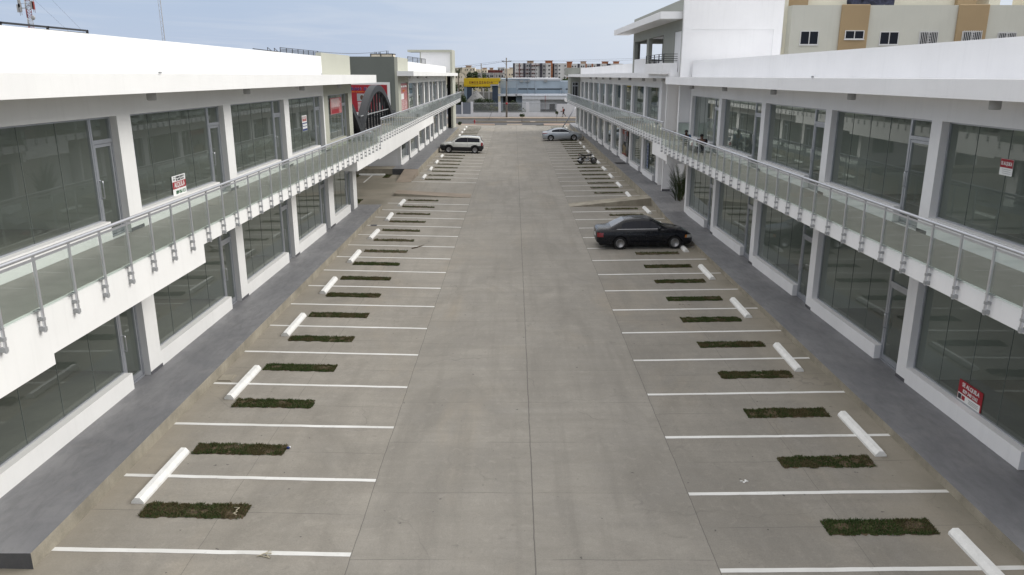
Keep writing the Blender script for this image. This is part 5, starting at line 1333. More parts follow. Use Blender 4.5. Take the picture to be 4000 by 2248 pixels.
tree('street_tree', 'small flat-topped bare-stemmed tree on the street median', (1.3, 128.5, .09), 1.25, .62, 420, .09, M['treeleaf'], 27, trunk_r=.035, group='young trees on the median', base=.62)
tree('street_tree', 'thin staked sapling on the median near the walking person', (6.98, 128.5, .09), 1.9, .26, 260, .08, M['shrubleaf'], 28, trunk_r=.022, group='young trees on the median', base=.55)
def shrub(label, loc, r, n, size, mat, seed):
    q = random.Random(seed); t = thing('shrub', label, 'shrub', loc, 0, 'shrubs behind the white fence')
    m = MB()
    for k in range(7): a = q.uniform(0, 6.28); m.tube([(0, 0, 0), (r[0] * .5 * math.cos(a), r[1] * .5 * math.sin(a), r[2] * 1.2)], [.03, .012], 5)
    m.build('stem', M['bark'], t); m = MB(); leafcloud(m, (0, 0, r[2]), r, n, size, q, clumps=14); m.build('leaves', mat, t)
shrub('wide dark green shrub in front of the thatched hut', (-5.3, 144.5, 0), (2.5, 1.2, 1.75), 4600, .13, M['treeleaf'], 31)
shrub('yellowish green shrub at the right end of the first fence panel', (-3.75, 142.6, .4), (.95, .5, .95), 1700, .10, M['shrubyel'], 32)
shrub('grey-green leggy shrub behind the middle fence panel', (1.0, 143.2, 0), (1.1, .6, 1.2), 1300, .11, M['shrubleaf'], 33)
shrub('dark spiky shrub in front of the black porch opening', (-.1, 143.6, 0), (.9, .6, 1.55), 900, .14, M['treeleaf'], 34)
shrub('dark green hedge-like shrub at the left end of the first fence panel', (-6.3, 142.8, 0), (1.3, .6, 1.15), 2400, .11, M['treeleaf'], 36)
shrub('dark low shrub behind the middle of the first fence panel', (-4.6, 142.5, 0), (1.1, .5, .95), 1800, .10, M['treeleaf'], 37)
shrub('dark low shrub left of the utility pole behind the fence', (-1.7, 142.9, 0), (.8, .5, .75), 1000, .10, M['treeleaf'], 38)
shrub('low weedy shrub at the foot of the left tower', (-8.2, 119.6, .1), (.45, .4, .3), 500, .07, M['treeleaf'], 35)

# ------------------------------------------------------------------ far side of the street
M['fencewhite'] = paint('fence_white', (.62, .63, .66), .8, var=.04, stain=.2)
M['barpaint'] = paint('fence_bar_paint', (.42, .44, .46), .7, var=.05)
M['panelgrey'] = paint('gate_grey', (.16, .18, .22), .6, var=.06)
M['hblue'] = paint('hospital_blue', (.33, .395, .46), .8, var=.05, scale=.3, stain=.25)
M['hblue2'] = paint('hospital_blue_dark', (.22, .28, .34), .8, var=.05, scale=.3, stain=.2)
M['hnavy'] = paint('hospital_navy', (.035, .055, .085), .7, var=.08)
M['hwhite'] = paint('annex_white', (.60, .62, .66), .8, var=.04, stain=.2)
fw_ = thing('fence_wall', 'low white wall with tall grey vertical bars and square posts across the street', 'fence')
m = MB(); m.box(-7.29, 7.62, 141.4, 141.62, 0, .88); m.box(-14, -7.29, 141.4, 141.62, 0, .60); m.build('low_wall', M['fencewhite'], fw_)
for a, c, z in ((-9.42, -9.17, 2.68), (-7.76, -7.29, 2.76), (-2.80, -2.33, 2.72), (2.19, 2.68, 2.62)):
    m = MB(); m.box(a, c, 141.37, 141.65, 0, z); m.build('post', M['fencewhite'], fw_)
m = MB(); pr = [(7.62, 0), (7.62, 2.18), (7.68, 2.30), (7.80, 2.36), (14, 2.36), (14, 0)]
m.add([(x, 141.38, z) for x, z in pr] + [(x, 141.64, z) for x, z in pr], [tuple(range(6)), tuple(range(11, 5, -1))] + [(i, i + 6, (i + 1) % 6 + 6, (i + 1) % 6) for i in range(6)]); m.build('solid_wall', M['fencewhite'], fw_)
m = MB(); m.box(-9.17, -7.76, 141.45, 141.52, .62, 2.62); m.build('gate_panel', M['panelgrey'], fw_)
m = MB(); m.box(-14, -9.42, 141.45, 141.52, .60, 2.2); m.build('gate_panel', M['panelgrey'], fw_)
for i, (a, c) in enumerate(((-7.29, -2.80), (-2.33, 2.19), (2.68, 7.62))):
    m = MB(); n = round((c - a) / .17)
    for k in range(1, n): x = a + (c - a) * k / n; m.box(x - .019, x + .019, 141.49, 141.54, .88, 2.66 + .03 * (k % 2))
    m.box(a, c, 141.54, 141.57, 1.05, 1.11); m.box(a, c, 141.54, 141.57, 2.40, 2.46)
    m.build('bar_panel', M['barpaint'], fw_)
ho = thing('hospital', 'pale blue flat-roofed clinic building across the street behind the fence', 'building')
m = MB(); m.box(-2.6, .4, 152, 166, 3.85, 6.64); m.box(.4, 8.84, 152, 166, 0, 6.64); m.box(8.84, 16, 152.2, 166, 0, 6.12); m.box(-2.6, -2.1, 152, 160, 0, 3.85); m.build('wall', M['hblue'], ho)
m = MB(); m.box(-2.62, 8.86, 151.96, 152, 6.25, 6.32); m.box(-.5, 8.9, 151.9, 166, 6.64, 6.70); m.box(3.0, 8.86, 151.92, 152, 6.40, 6.64); m.build('roof_edge', M['hwhite'], ho)
m = MB(); m.box(-2.35, .38, 151.95, 152, 3.87, 4.92); m.box(.6, 9.4, 151.96, 152, 3.85, 4.62); m.build('wall_panel', M['hblue2'], ho)
m = MB(); m.box(.83, 2.6, 151.93, 152, 4.66, 4.84); m.box(2.7, 3.97, 151.93, 152, 4.66, 4.84); m.box(4.4, 9.2, 151.93, 152, 4.64, 4.82); m.box(9.9, 10.8, 152.1, 152.2, 4.64, 4.8); m.build('slot_window', M['dark'], ho)
m = MB(); m.box(-2.1, .40, 153, 153.2, 0, 3.85); m.build('porch_opening', M['dark'], ho)
m = MB(); m.box(-4.0, .5, 150.6, 152, 3.45, 3.84); m.box(.3, 12, 150.6, 152, 3.52, 3.86); m.build('ledge', M['hwhite'], ho)
for a, c, z0, z1 in ((1.1, 1.75, 6.0, 6.38), (2.1, 2.45, 6.03, 6.2), (2.6, 2.95, 6.03, 6.42), (5.7, 6.3, 6.0, 6.5)):
    m = MB(); m.box(a, c, 151.6, 151.93, z0, z1); m.build('air_conditioner', M['clamp'], ho, bevel=.03)
m = MB(); m.box(1.56, 4.99, 149.8, 150.4, 0, 2.86); m.box(1.56, 10.1, 149.6, 150.6, 2.86, 3.48); m.box(10.1, 15, 149.7, 150.5, 0, 3.3); m.box(4.99, 10.1, 151.3, 151.5, 0, 2.86); m.build('annex_wall', M['hwhite'], ho)
m = MB(); m.box(6.8, 7.85, 151.24, 151.3, .98, 1.98); m.box(5.1, 10.0, 150.9, 151.1, .5, .98); m.build('window', M['dark'], ho)
m = MB(); m.box(1.7, 9.9, 149.56, 149.6, 3.44, 3.50); m.build('gutter', M['clamp'], ho)
for x in (.55, 2.55, 4.0): 
    m = MB(); m.tube([(x, 151.9, 3.86), (x, 151.9, 6.2 if x > 1 else 5.9)], .025, 6); m.build('pipe', M['alud'], ho)
m = MB(); m.tube([(5.9, 149.4, .9), (5.9, 149.4, 3.6)], .05, 6); m.build('post', M['maroon'], ho)
m = MB(); m.box(8.85, 9.35, 151.2, 151.6, 4.55, 4.62); 
for x in (8.9, 9.3): m.tube([(x, 151.3, 3.86), (x, 151.3, 4.55)], .025, 6)
m.build('lamp_frame', M['alu'], ho)
em = thing('emergency_canopy', 'yellow canopy reading EMERGENCIA on dark blue pillars', 'canopy')
m = MB(); pr = [(-9.43, 5.22), (-4.49, 5.22), (-4.49, 5.63), (-2.94, 5.63), (-2.94, 6.09), (-2.65, 6.15), (-2.65, 6.75), (-9.43, 6.75)]
m.add([(x, 149.6, z) for x, z in pr] + [(x, 152.5, z) for x, z in pr], [tuple(range(8)), tuple(range(15, 7, -1))] + [(i, i + 8, (i + 1) % 8 + 8, (i + 1) % 8) for i in range(8)]); m.build('fascia', M['yellow'], em, fix=True)
lettering('E M E R G E N C I A', .64, M['maroon'], em, (-6.19, 149.59, 5.94), fit=4.4, bold=.02)
m = MB(); m.box(-4.45, -2.94, 149.7, 152.4, 5.40, 5.63); m.build('soffit', M['hwhite'], em)
m = MB(); m.box(-9.38, -8.0, 149.8, 151.4, 0, 5.22); m.build('pillar', M['hnavy'], em)
m = MB(); m.box(-9.40, -8.87, 149.76, 149.8, 0, 5.2); m.build('lit_pillar_face', M['hblue2'], em)  # paler sheet puts the light on the pillar's left side into the colour
m = MB(); m.box(-4.1, -3.02, 150.0, 151.4, 0, 5.40); m.build('pillar', M['hnavy'], em)
hut = thing('thatched_hut', 'round grey thatched hut between the blue pillars', 'hut', (-6.95, 147.2, 0))
m = MB(); q = random.Random(17); rows = []
for i, (r_, z) in enumerate(((.05, 4.62), (.35, 4.3), (.9, 3.75), (1.5, 3.1), (2.05, 2.3), (2.25, 1.75))): rows.append([(r_ * (1 + q.uniform(-.03, .03)) * math.cos(2 * math.pi * k / 28), r_ * math.sin(2 * math.pi * k / 28), z + q.uniform(-.03, .03)) for k in range(28)])
m.grid(rows, smooth=False, closed=True); m.build('roof', M['thatch'], hut)
for k in range(6): m = MB(); a = k * 1.047; m.tube([(1.7 * math.cos(a), 1.7 * math.sin(a), 0), (1.7 * math.cos(a), 1.7 * math.sin(a), 2.5)], .07, 7); m.build('post', M['bark'], hut)
m = MB(); m.tube([(.1, 0, 4.5), (1.9, -.3, 2.9)], .06, 6); m.build('ridge_pole', M['letterdark'], hut)
bk = thing('boundary_wall', 'pale boundary wall with white columns behind the thatched hut', 'wall')
m = MB(); m.box(-14, -4.2, 156, 156.2, 0, 4.0); m.build('wall', M['panelgrey'], bk)
m = MB()
for x in (-13, -10.9, -8.2, -6.0, -4.9): m.box(x - .15, x + .15, 155.9, 156, 0, 4.8)
m.box(-14, -4.2, 155.92, 156, 4.0, 4.15); m.build('columns', M['fencewhite'], bk)
M['wallpale'] = paint('wall_pale', (.34, .34, .33), .85, var=.1)
for o_ in bk.children:
    if o_.name.startswith('wall'): o_.data.materials[0] = M['wallpale']
# utility poles and wires
up = thing('utility_pole', 'tall weathered utility pole with crossarm on the far pavement', 'utility pole', (-1.26, 139.5, .15))
m = MB(); m.tube([(-.04, 0, 0), (-.06, 0, 10.1)], [.17, .105], 12); m.build('pole', M['wood'], up)
m = MB(); m.box(-.85, .80, -.08, .02, 9.42, 9.54); m.tube([(-.06, -.05, 8.9), (-.6, -.05, 9.42)], .025, 6); m.build('crossarm', M['wood'], up)
m = MB()
for x in (-.8, -.5, .4, .72): m.lathe([(.03, 0), (.06, .05), (.035, .09), (.055, .14), (0, .18)], 'z', (x, -.03, 9.54), 10)
m.build('insulator', M['letterdark'], up)
m = MB(); m.tube([(.1, -.16, 6.2), (.28, -.18, 4.2), (.12, -.16, 2.9)], .02, 6); m.lathe([(.13, 0), (.13, .5)], 'z', (.02, -.16, 6.2), 10); m.build('cable', M['letterdark'], up)
m = MB(); m.lathe([(.176, 0), (.172, .34)], 'z', (-.04, 0, 2.2), 16); m.build('red_band', M['red'], up)
up2 = thing('utility_pole', 'second thinner utility pole behind the yellow canopy', 'utility pole', (-6.6, 166, 0))
m = MB(); m.tube([(-.1, 0, 0), (-.2, 0, 9.6)], [.16, .10], 10); m.build('pole', M['wood'], up2)
def wire(label, pts, r=.012):
    a, b, sag = pts; m = MB(); n = 14
    m.tube([(a[0] + (b[0] - a[0]) * k / n, a[1] + (b[1] - a[1]) * k / n, a[2] + (b[2] - a[2]) * k / n - sag * 4 * (k / n) * (1 - k / n)) for k in range(n + 1)], r, 5)
    tag(m.build('power_line', M['letterdark']), label, 'power line', 'overhead wires at the utility pole')
wire('uppermost overhead wire running left from the utility pole', ((-2.05, 139.45, 9.75), (-30, 139, 7.2), .25)); wire('lower thick overhead wire running left from the utility pole', ((-1.75, 139.45, 9.6), (-30, 136, 6.3), .25), .02)
wire('uppermost overhead wire running right from the utility pole', ((-.5, 139.45, 9.75), (40, 139, 11.2), .35)); wire('lower overhead wire running right from the utility pole', ((-.85, 139.45, 9.6), (40, 137, 10.9), .4))
wire('low slack cable crossing in front of the blue clinic roof', ((-1.2, 139.3, 6.5), (40, 141, 6.4), .25), .02); wire('low cable crossing in front of the yellow canopy', ((-1.3, 139.3, 6.6), (-14, 141, 5.0), .15), .02)
m = MB(); m.tube([(-4.25, 132.6, .1), (-3.6, 139.6, 1.9)], .03, 6); tag(m.build('guy_wire', M['letterdark']), 'slanting stay wire in front of the white fence', 'stay wire')
hy = thing('fire_hydrant', 'red fire hydrant at the street edge', 'fire hydrant', (-6.14, 122.6, .12))
m = MB(); m.lathe([(.11, 0), (.11, .04), (.075, .05), (.075, .42), (.10, .43), (.10, .47), (.085, .52), (.05, .60), (.02, .63), (.02, .68), (0, .68)], n=16); m.build('body', M['red'], hy)
m = MB(); m.tube([(-.20, 0, .32), (.20, 0, .32)], .045, 10); m.tube([(0, -.16, .28), (0, 0, .28)], .055, 10); m.build('outlet', M['red'], hy)

# ------------------------------------------------------------------ apartment blocks in the distance
M['apw'] = paint('apartment_white', (.62, .62, .62), .85, var=.06, scale=.12, stain=.3); M['apg'] = paint('apartment_grey', (.40, .40, .41), .85, var=.06, scale=.1)
M['appurple'] = paint('apartment_dark', (.07, .065, .085), .8, var=.1); M['apred'] = paint('apartment_red', (.17, .05, .045), .8, var=.1)
M['aporange'] = paint('apartment_orange', (.36, .15, .075), .8, var=.1, scale=.2); M['apbrown'] = paint('apartment_tan', (.42, .31, .23), .8, var=.08, scale=.2)
M['apcream'] = paint('apartment_cream', (.78, .70, .57), .85, var=.06, scale=.1); M['aphouse'] = paint('house_grey', (.42, .41, .40), .85, var=.12, scale=.3); M['apwin'] = paint('apartment_window', (.04, .045, .055), .4, var=.2, scale=.5)
ux = lambda px: -.69 + (px - 215) * .018875
uz = lambda py: 13.15 - (py - 255) * .0182
GA = 'apartment blocks in the distance'
def block(name, label, segs, Y, tops, wins, ledges=(), boxes=()):
    t = thing(name, label, 'apartment block', group=GA)
    for a, c, mt_, dy in segs:
        m = MB(); m.box(ux(a), ux(c), Y + dy, Y + 14, 0, tops + .004 * (a % 7)); m.build('wall', M[mt_], t)
    for px, py, w, h in wins:
        m = MB(); dy = 0
        for a, c, mt_, d in segs:
            if a <= px <= c: dy = d
        m.box(ux(px) - w / 2, ux(px) + w / 2, Y + dy - .05, Y + dy, uz(py) - h / 2, uz(py) + h / 2); m.build('window', M['apwin'], t)
    for a, c, py, mt_ in ledges:
        m = MB(); m.box(ux(a), ux(c), Y - 1.1, Y - .02, uz(py) - .18, uz(py) + .10); m.build('canopy', M[mt_], t)
    for a, c, z0, z1, mt_ in boxes:
        m = MB(); m.box(ux(a), ux(c), Y + 1.5, Y + 8, z0, z1); m.box(ux(a - 22), ux(c + 22), Y + 1.0, Y + 8.5, z1, z1 + .22); m.build('roof_room', M[mt_], t)
    return t
rowsY = (345, 485, 620, 752)
block('apartment_building', 'white five-storey apartment block with dark vertical strips and red awnings', [(215, 280, 'appurple', .3), (280, 430, 'apw', 0), (430, 455, 'apred', -.6), (455, 580, 'apw', 0), (580, 655, 'appurple', -.5), (655, 835, 'apg', .2), (835, 862, 'appurple', -.6), (862, 1000, 'apw', 0), (1000, 1030, 'apg', -.3), (1030, 1120, 'apw', 0), (1120, 1170, 'apg', .2), (1170, 1250, 'appurple', -.5), (1250, 1380, 'apg', .2), (1380, 1555, 'apw', -.8), (1555, 1620, 'aporange', -.6)], 535, 13.2,
    [(x, y, w, h) for y in rowsY for x, w, h in ((240, .6, 1.6), (345, .35, .6), (400, .4, 1.0), (480, .5, 1.1), (610, .7, 1.8), (725, 1.0, 1.0), (800, .7, 1.7), (905, .6, .9), (970, .6, 1.0), (1060, .5, 1.1), (1200, .7, 1.9), (1315, 1.1, .9), (1495, 1.0, 1.0))] + [(1592, y, .4, .6) for y in (410, 550, 680)],
    [(455, 585, y, 'apred') for y in (460, 600, 722)] + [(870, 995, y, 'apred') for y in (330, 465, 600, 730)] + [(680, 770, y, 'apred') for y in (465, 600)] + [(300, 405, y, 'apred') for y in (595, 728)] + [(1020, 1160, 318, 'apred'), (1280, 1365, 325, 'apg'), (1465, 1545, 325, 'appurple'), (1280, 1400, 458, 'apg')],
    [(720, 945, 13.2, 14.6, 'apbrown'), (1372, 1615, 13.2, 14.65, 'aporange')])
block('apartment_building', 'plain white apartment block right of the orange stair shaft', [(1622, 1680, 'appurple', 1.5), (1680, 1810, 'apg', .3), (1810, 2000, 'apw', -.6), (2003, 2120, 'apw', -.4)], 535, 13.1,
    [(x, y, w, h) for y in rowsY for x, w, h in ((1650, .5, 1.6), (1715, .55, .9), (1755, .55, .9), (1860, 1.0, .95), (2060, .9, .95))])
block('apartment_building', 'white apartment block with orange roof rooms at the right of the skyline', [(2145, 2350, 'aporange', .5), (2310, 2520, 'apw', 0), (2520, 2600, 'appurple', .3), (2600, 2800, 'apw', -.2), (2800, 2850, 'aporange', -.3), (2850, 3020, 'apw', 0), (3020, 3075, 'aporange', -.3), (3075, 3200, 'apw', .1), (3200, 3330, 'appurple', .2), (3330, 3560, 'apw', 0), (3560, 3700, 'appurple', .3), (3700, 4150, 'apw', 0)], 540, 12.9,
    [(x, y, .9, .95) for y in (365, 500) for x in (2345, 2445, 2660, 2740, 2900, 2980, 3130, 3420, 3500, 3800, 3900, 4000)], (), [(2160, 2335, 12.9, 14.1, 'aporange'), (2660, 2830, 12.9, 14.3, 'apbrown'), (3430, 3620, 12.9, 14.2, 'aporange'), (3840, 4010, 12.9, 14.3, 'aporange')])
vx = lambda px: -45.64 + (px - 160) * .02192
vz = lambda py: 10.71 - (py - 410) * .0211
def far_block(label, a, c, top, Y, mat, room, wins, seed, name='apartment_building'):
    k = Y / 620; q = random.Random(seed); t = thing(name, label, 'apartment block' if name[0] == 'a' else 'house', group=GA if name[0] == 'a' else 'grey houses in the distance')
    X = lambda px: vx(px) * k
    Z = lambda py: 8 + (vz(py) - 8) * k
    m = MB(); m.box(X(a), X(c), Y, Y + 12, 0, Z(top)); w = (X(c) - X(a))
    m.box(X(a) - .2, X(c) + .2, Y - .3, Y, Z(top) - .25, Z(top) + .1); m.box(X(a) + w * .35, X(a) + w * .5, Y - .8, Y, 0, Z(top) - .26); m.build('wall', M[mat], t)
    if room:
        m = MB(); m.box(X(room[0]), X(room[1]), Y + 1, Y + 7, Z(top), Z(room[2])); m.box(X(room[0] - 35), X(room[1] + 35), Y + .4, Y + 7.6, Z(room[2]), Z(room[2]) + .3); m.build('roof_room', M['apbrown'], t)
    for r_ in range(wins[1]):
        for k_ in range(wins[0]):
            x = X(a) + w * (k_ + .5 + q.uniform(-.15, .15)) / wins[0]; z = Z(top) - 1.6 - r_ * 2.7
            if q.random() < .85: m = MB(); m.box(x - .45, x + .45, Y - .36 if name[0] == 'a' else Y - .06, Y, z - .5, z + .5); m.build('window', M['apwin'], t)
far_block('cream apartment block with a tan roof room at the far left of the skyline', 150, 860, 412, 620, 'apcream', (540, 720, 345), (7, 3), 1)
far_block('pale green-topped apartment block behind the second utility pole', 870, 1290, 470, 640, 'apcream', (1120, 1270, 425), (4, 3), 2)
far_block('tan-roomed low apartment block left of the utility pole', 1290, 1660, 490, 660, 'apbrown', (1380, 1500, 425), (4, 2), 3)
far_block('white apartment block with overhanging roof just left of the utility pole', 1670, 1910, 405, 600, 'apw', None, (3, 3), 4)
far_block('cream apartment block just right of the utility pole', 1915, 2215, 445, 600, 'apcream', (2090, 2200, 420), (3, 3), 5)
far_block('long grey two-storey terrace of houses above the yellow sign', 900, 1270, 592, 420, 'aphouse', None, (5, 2), 6, 'house')
far_block('grey house with white front beside the long terrace', 1280, 1510, 600, 410, 'apg', None, (3, 2), 7, 'house')
far_block('grey house nearest the utility pole', 1540, 1860, 600, 415, 'aphouse', None, (4, 2), 8, 'house')
far_block('dark reddish roofed house behind the grey terrace', 1330, 1830, 510, 470, 'apred', None, (3, 1), 9, 'house')
# beige apartment building close behind the right-hand shops
M['bgrey'] = paint('beige_grey_wall', (.60, .60, .545), .85, var=.04, scale=.25, stain=.15); M['bcream'] = paint('beige_cream_wall', (.72, .69, .58), .85, var=.04, scale=.25); M['bbrown'] = paint('brown_pilaster', (.38, .28, .165), .85, var=.05, scale=.3); M['bframe'] = paint('window_frame_white', (.66, .66, .67), .6, var=.04)
bg = thing('apartment_building', 'beige apartment building with brown pilasters close behind the right-hand shops', 'apartment block')
m = MB(); m.box(19.09, 46, 56, 66, 0, 12.36); m.build('wall', M['bgrey'], bg)
m = MB(); m.box(17.2, 19.09, 56.9, 66, 0, 13.6); m.box(20.7, 31.2, 58, 66, 12.36, 15); m.build('wall', M['bcream'], bg)
m = MB(); m.box(19.09, 20.7, 57.6, 66, 12.36, 15); m.box(31.2, 32.5, 57.6, 66, 12.36, 15); m.build('wall', M['bbrown'], bg)
m = MB(); m.box(33.5, 34.3, 57.8, 60, 12.36, 15); m.box(36.5, 37.3, 57.8, 60, 12.36, 15); m.build('column', M['bcream'], bg)
for a, c in ((22.42, 24.36), (30.42, 32.5)):
    m = MB(); m.box(a, c, 55.8, 55.999, 0, 12.40); m.build('pilaster', M['bbrown'], bg, bevel=.06)
def bwin(a, c, z0, z1, y, bars=False):
    m = MB(); t = .055
    m.box(a, c, y - .05, y, z1 - t, z1); m.box(a, c, y - .05, y, z0, z0 + t); mid_ = (a + c) / 2
    for x in (a, mid_ - t / 2, c - t): m.box(x, x + t, y - .05, y, z0 + t, z1 - t)
    m.box(a - .04, c + .04, y - .08, y, z0 - .05, z0)
    o = m.build('window', M['bframe'], bg); g = MB(); g.box(a + t, c - t, y - .02, y - .01, z0 + t, z1 - t); g.build('pane', M['carglass'], o)
    if bars:
        g = MB(); n = 11
        for k in range(n): x = a + (c - a) * (k + .5) / n; g.box(x - .014, x + .014, y - .13, y - .10, z0 - .02, z1 + .05)
        for k in range(6): z = z0 + (z1 - z0) * (k + .5) / 6; g.box(a + (c - a) * .4, a + (c - a) * .62, y - .10, y - .085, z - .014, z + .014)
        g.build('grille', M['bframe'], o)
bwin(19.78, 21.06, 9.76, 10.69, 56); bwin(22.78, 24.1, 10.12, 10.71, 55.8); bwin(25.28, 26.6, 9.76, 10.64, 56)
bwin(28.0, 29.3, 9.5, 10.64, 56, True); bwin(30.84, 32.2, 9.7, 10.65, 55.8, True); bwin(33.4, 34.7, 9.6, 10.58, 56, True); bwin(36.2, 37.5, 9.6, 10.5, 56, True); bwin(18.5, 18.85, 9.7, 10.58, 56.9)
m = MB(); m.tube([(23.0, 57.3, 12.95), (27.4, 57.3, 12.95)], .012, 5); tag(m.build('clothes_line', M['clamp']), 'clothes line strung on the beige building roof', 'clothes line')
m = MB(); q = random.Random(23); rows = []
for j in range(5): rows.append([(23.3 + 3.3 * k / 24, 57.3 + .05 * math.sin(k * 1.7 + j), 12.95 - .14 * j * (1 + .15 * math.sin(k * .9))) for k in range(25)])
M['blanket'] = paint('blanket', (.05, .055, .09), .9, var=.6, scale=2.2); m.grid(rows); tag(m.build('blanket', M['blanket']), 'dark patterned blanket hung on the clothes line', 'blanket')
# roof furniture on the left buildings, masts behind
def roof_rail(label, X, y0, y1, z0, zs, step, w=.04):
    t = thing('roof_railing', label, 'railing', group='black railings on the left roofs')
    for z in zs: m = MB(); m.box(X - w / 2, X + w / 2, y0, y1, z - w / 2, z + w / 2); m.build('rail', M['black'], t)
    n = max(1, round((y1 - y0) / step))
    for k in range(n + 1): y = y0 + (y1 - y0) * k / n; m = MB(); m.box(X - w * .5, X + w * .5, y - w * .6, y + w * .6, z0, max(zs) + w / 2); m.build('post', M['black'], t)
    return t
roof_rail('long black pipe railing on the nearest left roof', -11.5, 9.0, 21.8, 8.2, (8.97, 9.05), 1.8, .045)
roof_rail('black five-bar railing behind the end of the near left parapet', -12.0, 41.3, 49.2, 8.2, (8.92, 8.98, 9.04, 9.10, 9.17), 1.1, .028)
roof_rail('black bar railing on the far left roof beside the square tower', -11.0, 83, 99.6, 8.2, (8.92, 9.06, 9.2, 9.34, 9.46), 4.2, .05)
m = MB(); m.tube([(-12, 37, 9.0), (-12, 41.3, 8.95)], .02, 6); m.tube([(-12, 39.2, 8.2), (-12, 39.2, 9.12), (-12, 39.9, 8.95)], .018, 6); m.tube([(-12, 40.3, 8.2), (-12, 40.3, 9.12), (-12, 40.9, 8.95)], .018, 6); tag(m.build('roof_pipe', M['black']), 'thin black bent pipes left of the five-bar roof railing', 'pipe')
ru = thing('roof_tank', 'cream rooftop box with dark frame and fittings above the dark grey wall', 'roof unit')
m = MB(); m.box(-11.75, -9.98, 66.0, 67.5, 8.2, 9.34); m.build('box', M['apcream'], ru)
m = MB(); m.box(-11.8, -9.93, 65.9, 67.6, 9.34, 9.40)
for x in (-11.78, -10.95, -9.97): m.box(x - .03, x + .03, 65.93, 66.0, 8.2, 9.34)
m.build('frame', M['letterdark'], ru)
for i, (x, h) in enumerate(((-11.48, .15), (-11.36, .13), (-11.15, .14), (-11.05, .14), (-10.52, .24), (-10.40, .24))): m = MB(); m.tube([(x, 66.4, 9.4), (x, 66.4, 9.4 + h)], .028, 6); m.build('fitting', M['letterdark'], ru)
wire('cable sagging from the rooftop box towards the near left roof', ((-10.5, 66.4, 9.62), (-12, 49, 9.15), .15), .014)
M['mastred'] = paint('mast_red', (.28, .06, .05), .7, var=.15); M['mastwhite'] = paint('mast_white', (.45, .45, .46), .7, var=.1)
ms = thing('radio_mast', 'red and white lattice radio mast with antennas above the left roof', 'mast', (-71.6, 120, 0))
for sgn_, mt_ in ((0, 'mastwhite'), (1, 'mastred')):
    m = MB(); z = 0; k = 0
    while z < 30:
        if k % 2 == sgn_:
            c3 = [(.42 * math.cos(2.094 * i + .4), .42 * math.sin(2.094 * i + .4)) for i in range(3)]
            for i in range(3):
                a, b = c3[i], c3[(i + 1) % 3]
                m.tube([(*a, z), (*a, z + 1.2)], .045, 5)
                for j in range(3): zz_ = z + .4 * j; m.tube([(*a, zz_), (*b, zz_ + .4)], .022, 4); m.tube([(*a, zz_), (*b, zz_)], .02, 4)
        z += 1.2; k += 1
    m.build('lattice', M[mt_], ms)
for x, z, w in ((-1.3, 16.9, .18), (-1.05, 17.0, .16), (.75, 17.4, .22), (.95, 17.3, .12), (-1.1, 17.6, .15)):
    m = MB(); m.box(x - w, x + w, -.2, .1, z - .55, z + .55); m.tube([(x, .15, z - 1.0), (x, .15, z + .9)], .03, 5); m.tube([(x, .1, z), (0, 0, z)], .03, 5); m.build('antenna', M['mastwhite'] if w > .14 else M['mastred'], ms)
m = MB(); m.ball((.75, -.3, 15.6), (.34, .12, .34)); m.build('dish', M['mastwhite'], ms)
for k, (a, b) in enumerate((((-71.3, 120, 22), (-58, 118, 8.2)), ((-71.3, 120, 19), (-60, 119, 8.2)))): wire(f'thin stay cable right of the lattice mast, {("outer", "inner")[k]} one', (a, b, .05), .012)
m = MB(); 
for x, y in ((0, 0), (.28, 0), (.14, .24)): m.tube([(x, y, 0), (x, y, 26)], .022, 5)
for k in range(43): 
    z = k * .6; m.tube([(0, 0, z), (.28, 0, z + .3)], .012, 4); m.tube([(.28, 0, z + .3), (0, 0, z + .6)], .012, 4)
o = tag(m.build('thin_mast', M['mastwhite']), 'very thin guyed mast standing alone in the sky behind the left roof', 'mast'); o.location = (-39.2, 90, 0)

# ------------------------------------------------------------------ light, sky, camera
ZENITH = .85
w = bpy.data.worlds.new('World'); scene.world = w; w.use_nodes = True
t = w.node_tree; t.nodes.clear()
out = t.nodes.new('ShaderNodeOutputWorld'); bgd = t.nodes.new('ShaderNodeBackground'); L(t, bgd.outputs[0], out.inputs[0]); bgd.inputs[1].default_value = SKY_STRENGTH
sky = t.nodes.new('ShaderNodeTexSky'); sky.sky_type = 'NISHITA'; sky.sun_disc = False
SUN_EL, SUN_AZ = R(35), R(80)          # azimuth clockwise from +y (north)
sky.sun_elevation = SUN_EL; sky.sun_rotation = SUN_AZ; sky.altitude = 10; sky.air_density = 1.2; sky.dust_density = 2.2; sky.ozone_density = 1.0
tc = t.nodes.new('ShaderNodeTexCoord'); gen = tc.outputs['Generated']
sp = t.nodes.new('ShaderNodeSeparateXYZ'); L(t, gen, sp.inputs[0])
hz = mth(t, 'MAXIMUM', sp.outputs[2], .03)
cv = t.nodes.new('ShaderNodeCombineXYZ'); L(t, mth(t, 'DIVIDE', sp.outputs[0], hz), cv.inputs[0]); L(t, mth(t, 'DIVIDE', sp.outputs[1], hz), cv.inputs[1])
cl = noise(t, scaled(t, cv.outputs[0], (.30, .16, 1)), 1.0, 6, .55, .6)
soft = noise(t, scaled(t, gen, (1, 1, 2.5)), 2.4, 4, .5)
side_ = ramp(t, mth(t, 'ADD', sp.outputs[0], mth(t, 'MULTIPLY', mth(t, 'SUBTRACT', soft, .5), .5)), -.28, .14)
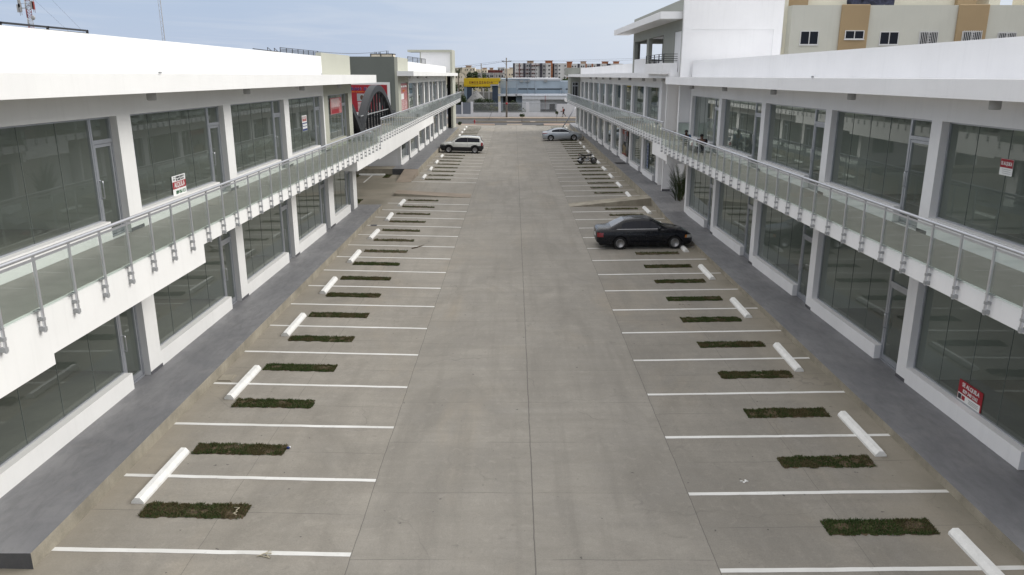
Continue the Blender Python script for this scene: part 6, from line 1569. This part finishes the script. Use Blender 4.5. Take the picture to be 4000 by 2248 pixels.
veil = mixc(t, side_, (4.6, 5.75, 7.75), (7.2, 7.95, 9.1))
veil = mixc(t, mth(t, 'MULTIPLY', ramp(t, cl, .45, .75), .45), veil, (7.6, 8.1, 9.0))
veil = mixc(t, mth(t, 'MULTIPLY', ramp(t, sp.outputs[2], .10, -.01), .5), veil, (6.9, 7.6, 8.9))
c = mixc(t, .88, sky.outputs[0], veil)
c = mixc(t, ramp(t, sp.outputs[2], .13, .45), c, (7.2, 7.15, 7.2))
up_ = N(t, 'ShaderNodeVectorMath', operation='SCALE'); L(t, c, up_.inputs[0]); L(t, mth(t, 'ADD', 1.0, mth(t, 'MULTIPLY', ramp(t, sp.outputs[2], .14, .85), ZENITH)), up_.inputs['Scale']); c = up_.outputs[0]
L(t, c, bgd.inputs[0])
sd = bpy.data.lights.new('sun', 'SUN'); sd.energy = SUN_E; sd.angle = R(34); sd.color = (1, .965, .91)
so = bpy.data.objects.new('sun', sd); col.objects.link(so)
dirv = Vector((math.sin(SUN_AZ) * math.cos(SUN_EL), math.cos(SUN_AZ) * math.cos(SUN_EL), math.sin(SUN_EL)))
so.rotation_euler = (-dirv).to_track_quat('-Z', 'Y').to_euler()
cd = bpy.data.cameras.new('camera'); cd.sensor_width = 36; cd.sensor_fit = 'HORIZONTAL'; cd.lens = 36 * 1936 / 2576; cd.clip_start = .1; cd.clip_end = 6000
co = bpy.data.objects.new('camera', cd); col.objects.link(co); co.location = (0, 0, 8)
co.rotation_euler = (R(90 - 15.695), 0, R(.1425)); scene.camera = co
scene.view_settings.view_transform = 'Standard'; scene.view_settings.look = 'None'; scene.view_settings.exposure = 0; scene.view_settings.gamma = 1
scene.render.engine = 'CYCLES'; cy = scene.cycles
cy.use_denoising = True; cy.max_bounces = 9; cy.diffuse_bounces = 5; cy.glossy_bounces = 4; cy.transparent_max_bounces = 24; cy.transmission_bounces = 4
cy.use_adaptive_sampling = True; cy.adaptive_threshold = .015; cy.sample_clamp_indirect = 6; cy.caustics_reflective = False; cy.caustics_refractive = False
